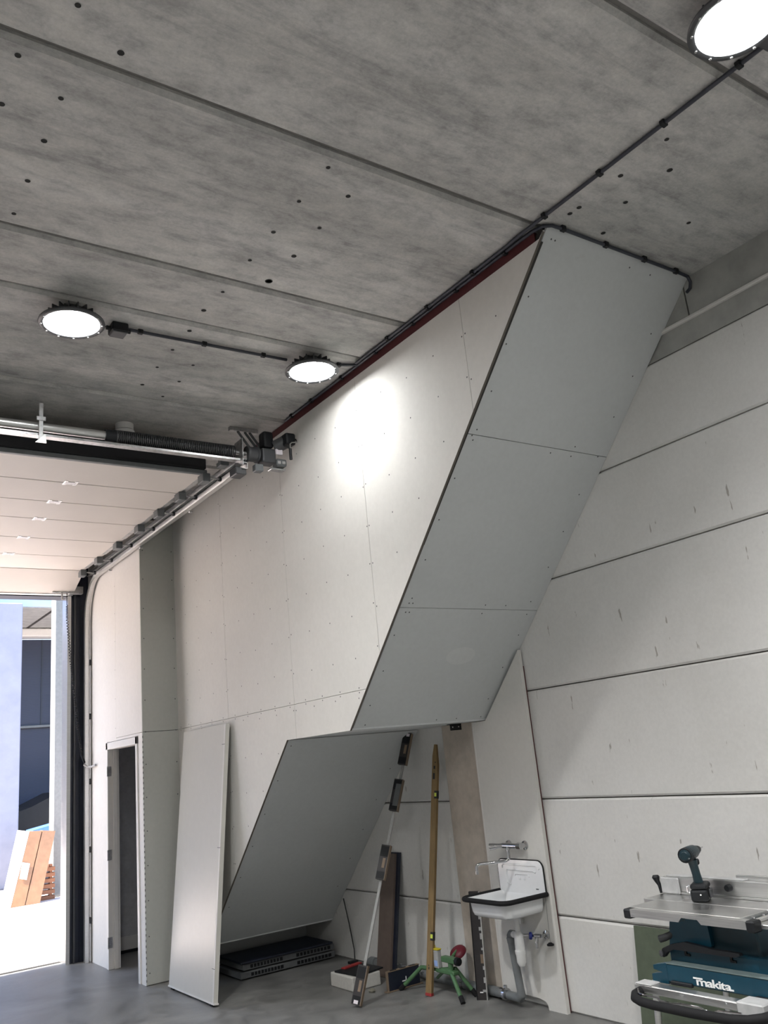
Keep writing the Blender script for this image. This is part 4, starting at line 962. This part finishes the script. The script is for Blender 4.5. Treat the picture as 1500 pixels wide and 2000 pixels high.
# cordless drill standing on the table
DX, DY = 3.95, 3.055
dr = thing('cordless_drill', 'dark teal cordless drill standing on its battery on the saw table', 'drill', (DX, DY, ZTb))
MB().bbox(DX-.06, DX+.06, DY-.042, DY+.042, ZTb, ZTb+.058, .012, 2).build('battery', 'black_plastic', dr)
MB().bbox(DX-.058, DX+.062, DY-.046, DY+.040, ZTb+.056, ZTb+.085, .014, 3).build('battery_shoe', 'black_plastic', dr)
MB().bbox(DX-.02, DX+.03, DY-.056, DY-.043, ZTb+.015, ZTb+.055, .004).build('bit_holder', 'dark_grey', dr)
MB().lathe([(.0001, -.002), (.004, -.002), (.004, 0)], (DX-.061, DY-.01, ZTb+.035), (1, 0, 0), 10).build('release_button', 'logo_white', dr)
MB().tube([(DX-.03, DY+.044, ZTb+.075), (DX-.03, DY+.056, ZTb+.07), (DX-.03, DY+.058, ZTb+.045), (DX-.03, DY+.046, ZTb+.04)], .003, 6).build('belt_clip', 'chrome', dr)
MB().tube([(DX, DY-.0, ZTb+.07), (DX-.002, DY+.004, ZTb+.12), (DX-.006, DY+.010, ZTb+.17), (DX-.008, DY+.012, ZTb+.195)], [.025, .0215, .022, .026], 14).build('handle', 'drill_teal', dr, smooth=True)
hdm = MB().tube([(DX-.105, DY+.030, ZTb+.225), (DX-.095, DY+.029, ZTb+.225), (DX-.07, DY+.026, ZTb+.226), (DX-.02, DY+.018, ZTb+.228), (DX+.03, DY+.008, ZTb+.229), (DX+.05, DY+.004, ZTb+.229)], [.018, .028, .034, .035, .033, .028], 18).build('motor_body', 'drill_teal', dr, smooth=True)
MB().tube([(DX+.05, DY+.004, ZTb+.229), (DX+.07, DY+.0, ZTb+.23), (DX+.10, DY-.006, ZTb+.231), (DX+.115, DY-.010, ZTb+.231)], [.026, .024, .018, .012], 14).build('chuck', 'black_plastic', dr, smooth=True)
MB().tube([(DX+.10, DY-.007, ZTb+.231), (DX+.165, DY-.02, ZTb+.233)], .0035, 6).build('bit', 'chrome', dr)
MB().bbox(DX+.012, DX+.035, DY-.016, DY+.004, ZTb+.165, ZTb+.195, .006).build('trigger', 'black_plastic', dr)
for k in range(4): MB().lathe([(.0345, -.003), (.0365, -.002), (.0365, .002), (.0345, .003)], (DX-.085+.018*k, DY+.0285-.0025*k, ZTb+.2255), (1, -.13, .01), 18).build('vent_rib', 'black_plastic', dr)

dr.rotation_euler.z = math.radians(27)

# ------------------------------------------------------------ outside
gr = tag(MB().box(-40, 40, YF+.22, 60, -.25, -.015).build('ground', 'pavement'), 'sunlit pale concrete pavement outside the garage opening', 'ground', kind='structure')
ob = thing('opposite_building', 'navy clad commercial building across the yard with pale columns and canopy', 'building', (4, 22, 0))
MB().box(-14, 16, 22.6, 23, 3.28, 5.40).build('upper_cladding', 'navy_cladding', ob)
MB().box(-14, 16, 22.6, 23, -.015, 3.25).build('lower_cladding', 'navy_cladding', ob)
MB().bbox(-14, 16, 22.5, 23, 3.24, 3.30, .01).build('cladding_rail', 'mid_grey', ob)
for x in (3.6, 5.33, 7.1): MB().box(x-.012, x+.012, 22.585, 22.6, 3.3, 5.4).build('cladding_joint', 'navy_paint', ob)
MB().bbox(-14, 16, 22.2, 22.7, 5.42, 5.62, .02).build('white_beam', 'white_paint', ob)
MB().box(-14, 16, 19.72, 22.8, 5.64, 5.95).build('canopy_slab', 'grey_concrete', ob)
c0 = fz(50, 1229, 5.637); c1 = fz(105, 1191, 5.637); d_ = (c1-c0).normalized()
MB().obox((c0+c1)/2, d_, (-d_.y, d_.x, 0), (0, 0, 1), (c1-c0).length*3, .03, .006).build('canopy_joint', 'dark_joint', ob)
MB().box(-14, 16, 22.7, 23, 5.9, 9.5).build('upper_wall', 'outside_concrete', ob)
MB().bbox(-14, 16, 19.68, 19.72, 5.66, 6.6, .01).build('parapet_panel', 'window_blue', ob)
for x in (1.5, 3.2, 4.95, 6.6): MB().bbox(x-.05, x+.05, 19.62, 19.68, 5.7, 6.6, .01).build('parapet_post', 'white_paint', ob)
for (x0, x1, y0) in ((3.50, 4.13, 19.2), (.0, .5, 19.2), (7.0, 7.6, 19.2)):
    MB().bbox(x0, x1, y0, y0+.4, -.015, 5.64, .02).build('column', 'outside_concrete', ob)
MB().bbox(3.46, 3.49, 19.3, 19.5, -.015, 5.64, .005).build('down_pipe', 'mid_grey', ob)
cp = tag(MB().bbox(4.118, 4.40, 16.5, 16.78, -.015, 7.0, .015).build('concrete_post', 'post_concrete_shaded'), 'slim pale concrete post standing outside behind the cardboard boxes', 'post')

def leaning_box(name, label, px_bl, px_br, px_tl, px_tr, mat, dep, y0=16.0):
    bl, br, tl, tr_ = (fy(*p, y0) for p in (px_bl, px_br, px_tl, px_tr))
    dz = .22
    v = []
    for d in (0, dep):
        for p, top in ((bl, 0), (br, 0), (tr_, 1), (tl, 1)):
            z = max(p.z, -.012) if top else -.012
            v.append((p.x, y0+d+(dz if top else 0), z))
    return tag(MB().add(v, [(0, 1, 2, 3), (7, 6, 5, 4), (0, 4, 5, 1), (1, 5, 6, 2), (2, 6, 7, 3), (3, 7, 4, 0)]).build(name, mat), label, 'box', 'cartons leaning outside')
leaning_box('long_carton', 'long cardboard carton with a white label leaning outside the opening', (22, 1768), (48, 1768), (65, 1624), (88, 1623), 'wrapped_card', .18)
leaning_box('long_carton', 'foil wrapped long cardboard carton leaning against the concrete post outside', (50, 1768), (78, 1764), (90, 1622), (115, 1623), 'wrapped_card', .18)
leaning_box('white_package', 'long white wrapped package leaning beside the cardboard cartons outside', (5, 1762), (21, 1768), (45, 1622), (64, 1624), 'foil_white', .20, 16.01)
pbx = [fy(*p, 15.99) for p in ((40, 1717), (54, 1719), (62, 1687), (47, 1685))]
v = []
for e_ in (0, .004):
    for p in pbx: v.append((p.x, 15.99+.22*p.z/1.1-e_, p.z))
tag(MB().add(v, [(0, 1, 2, 3), (7, 6, 5, 4), (0, 4, 5, 1), (1, 5, 6, 2), (2, 6, 7, 3), (3, 7, 4, 0)]).build('shipping_label', 'paper'), 'white shipping label on the left cardboard carton', 'label')
pal = thing('wood_stack', 'stack of reddish wooden slats behind the foil wrapped carton outside', 'wood', (4.0, 16.5, 0))
for k in range(6): MB().box(3.72, 4.11, 16.30, 16.45, -.015+k*.09, .045+k*.09).build('slat', 'pallet_wood', pal)
for x in (3.78, 4.05): MB().box(x-.02, x+.02, 16.32, 16.43, -.015, .54).build('upright', 'pallet_wood', pal)
blt = thing('blue_crate', 'bright blue plastic lid behind the cardboard cartons outside', 'crate', (4.35, 18, 0))
MB().bbox(4.1, 4.9, 18.0, 18.5, -.015, 1.02, .03).build('bin', 'navy_paint', blt)
MB().prism([(4.12, 1.06), (4.95, 1.20), (4.95, 1.08), (4.12, .98)], 17.95, 18.5, 'y').build('lid', 'sky_blue', blt)
dk = thing('covered_trailer', 'dark covered trailer parked in front of the navy building', 'trailer', (4.5, 19, 0))
MB().prism([(3.2, -.0), (6.5, -.0), (6.5, 1.75), (5.2, 1.7), (4.6, 1.45), (3.9, 1.25), (3.4, 1.0)], 20.2, 21.8, 'y').build('cover', 'black_plastic', dk)
for x in (3.9, 5.6): MB().lathe([(.1, -.1), (.3, -.1), (.3, .1), (.1, .1)], (x, 20.15, .285), (0, 1, 0), 18).build('wheel', 'black_rubber', dk, smooth=True)
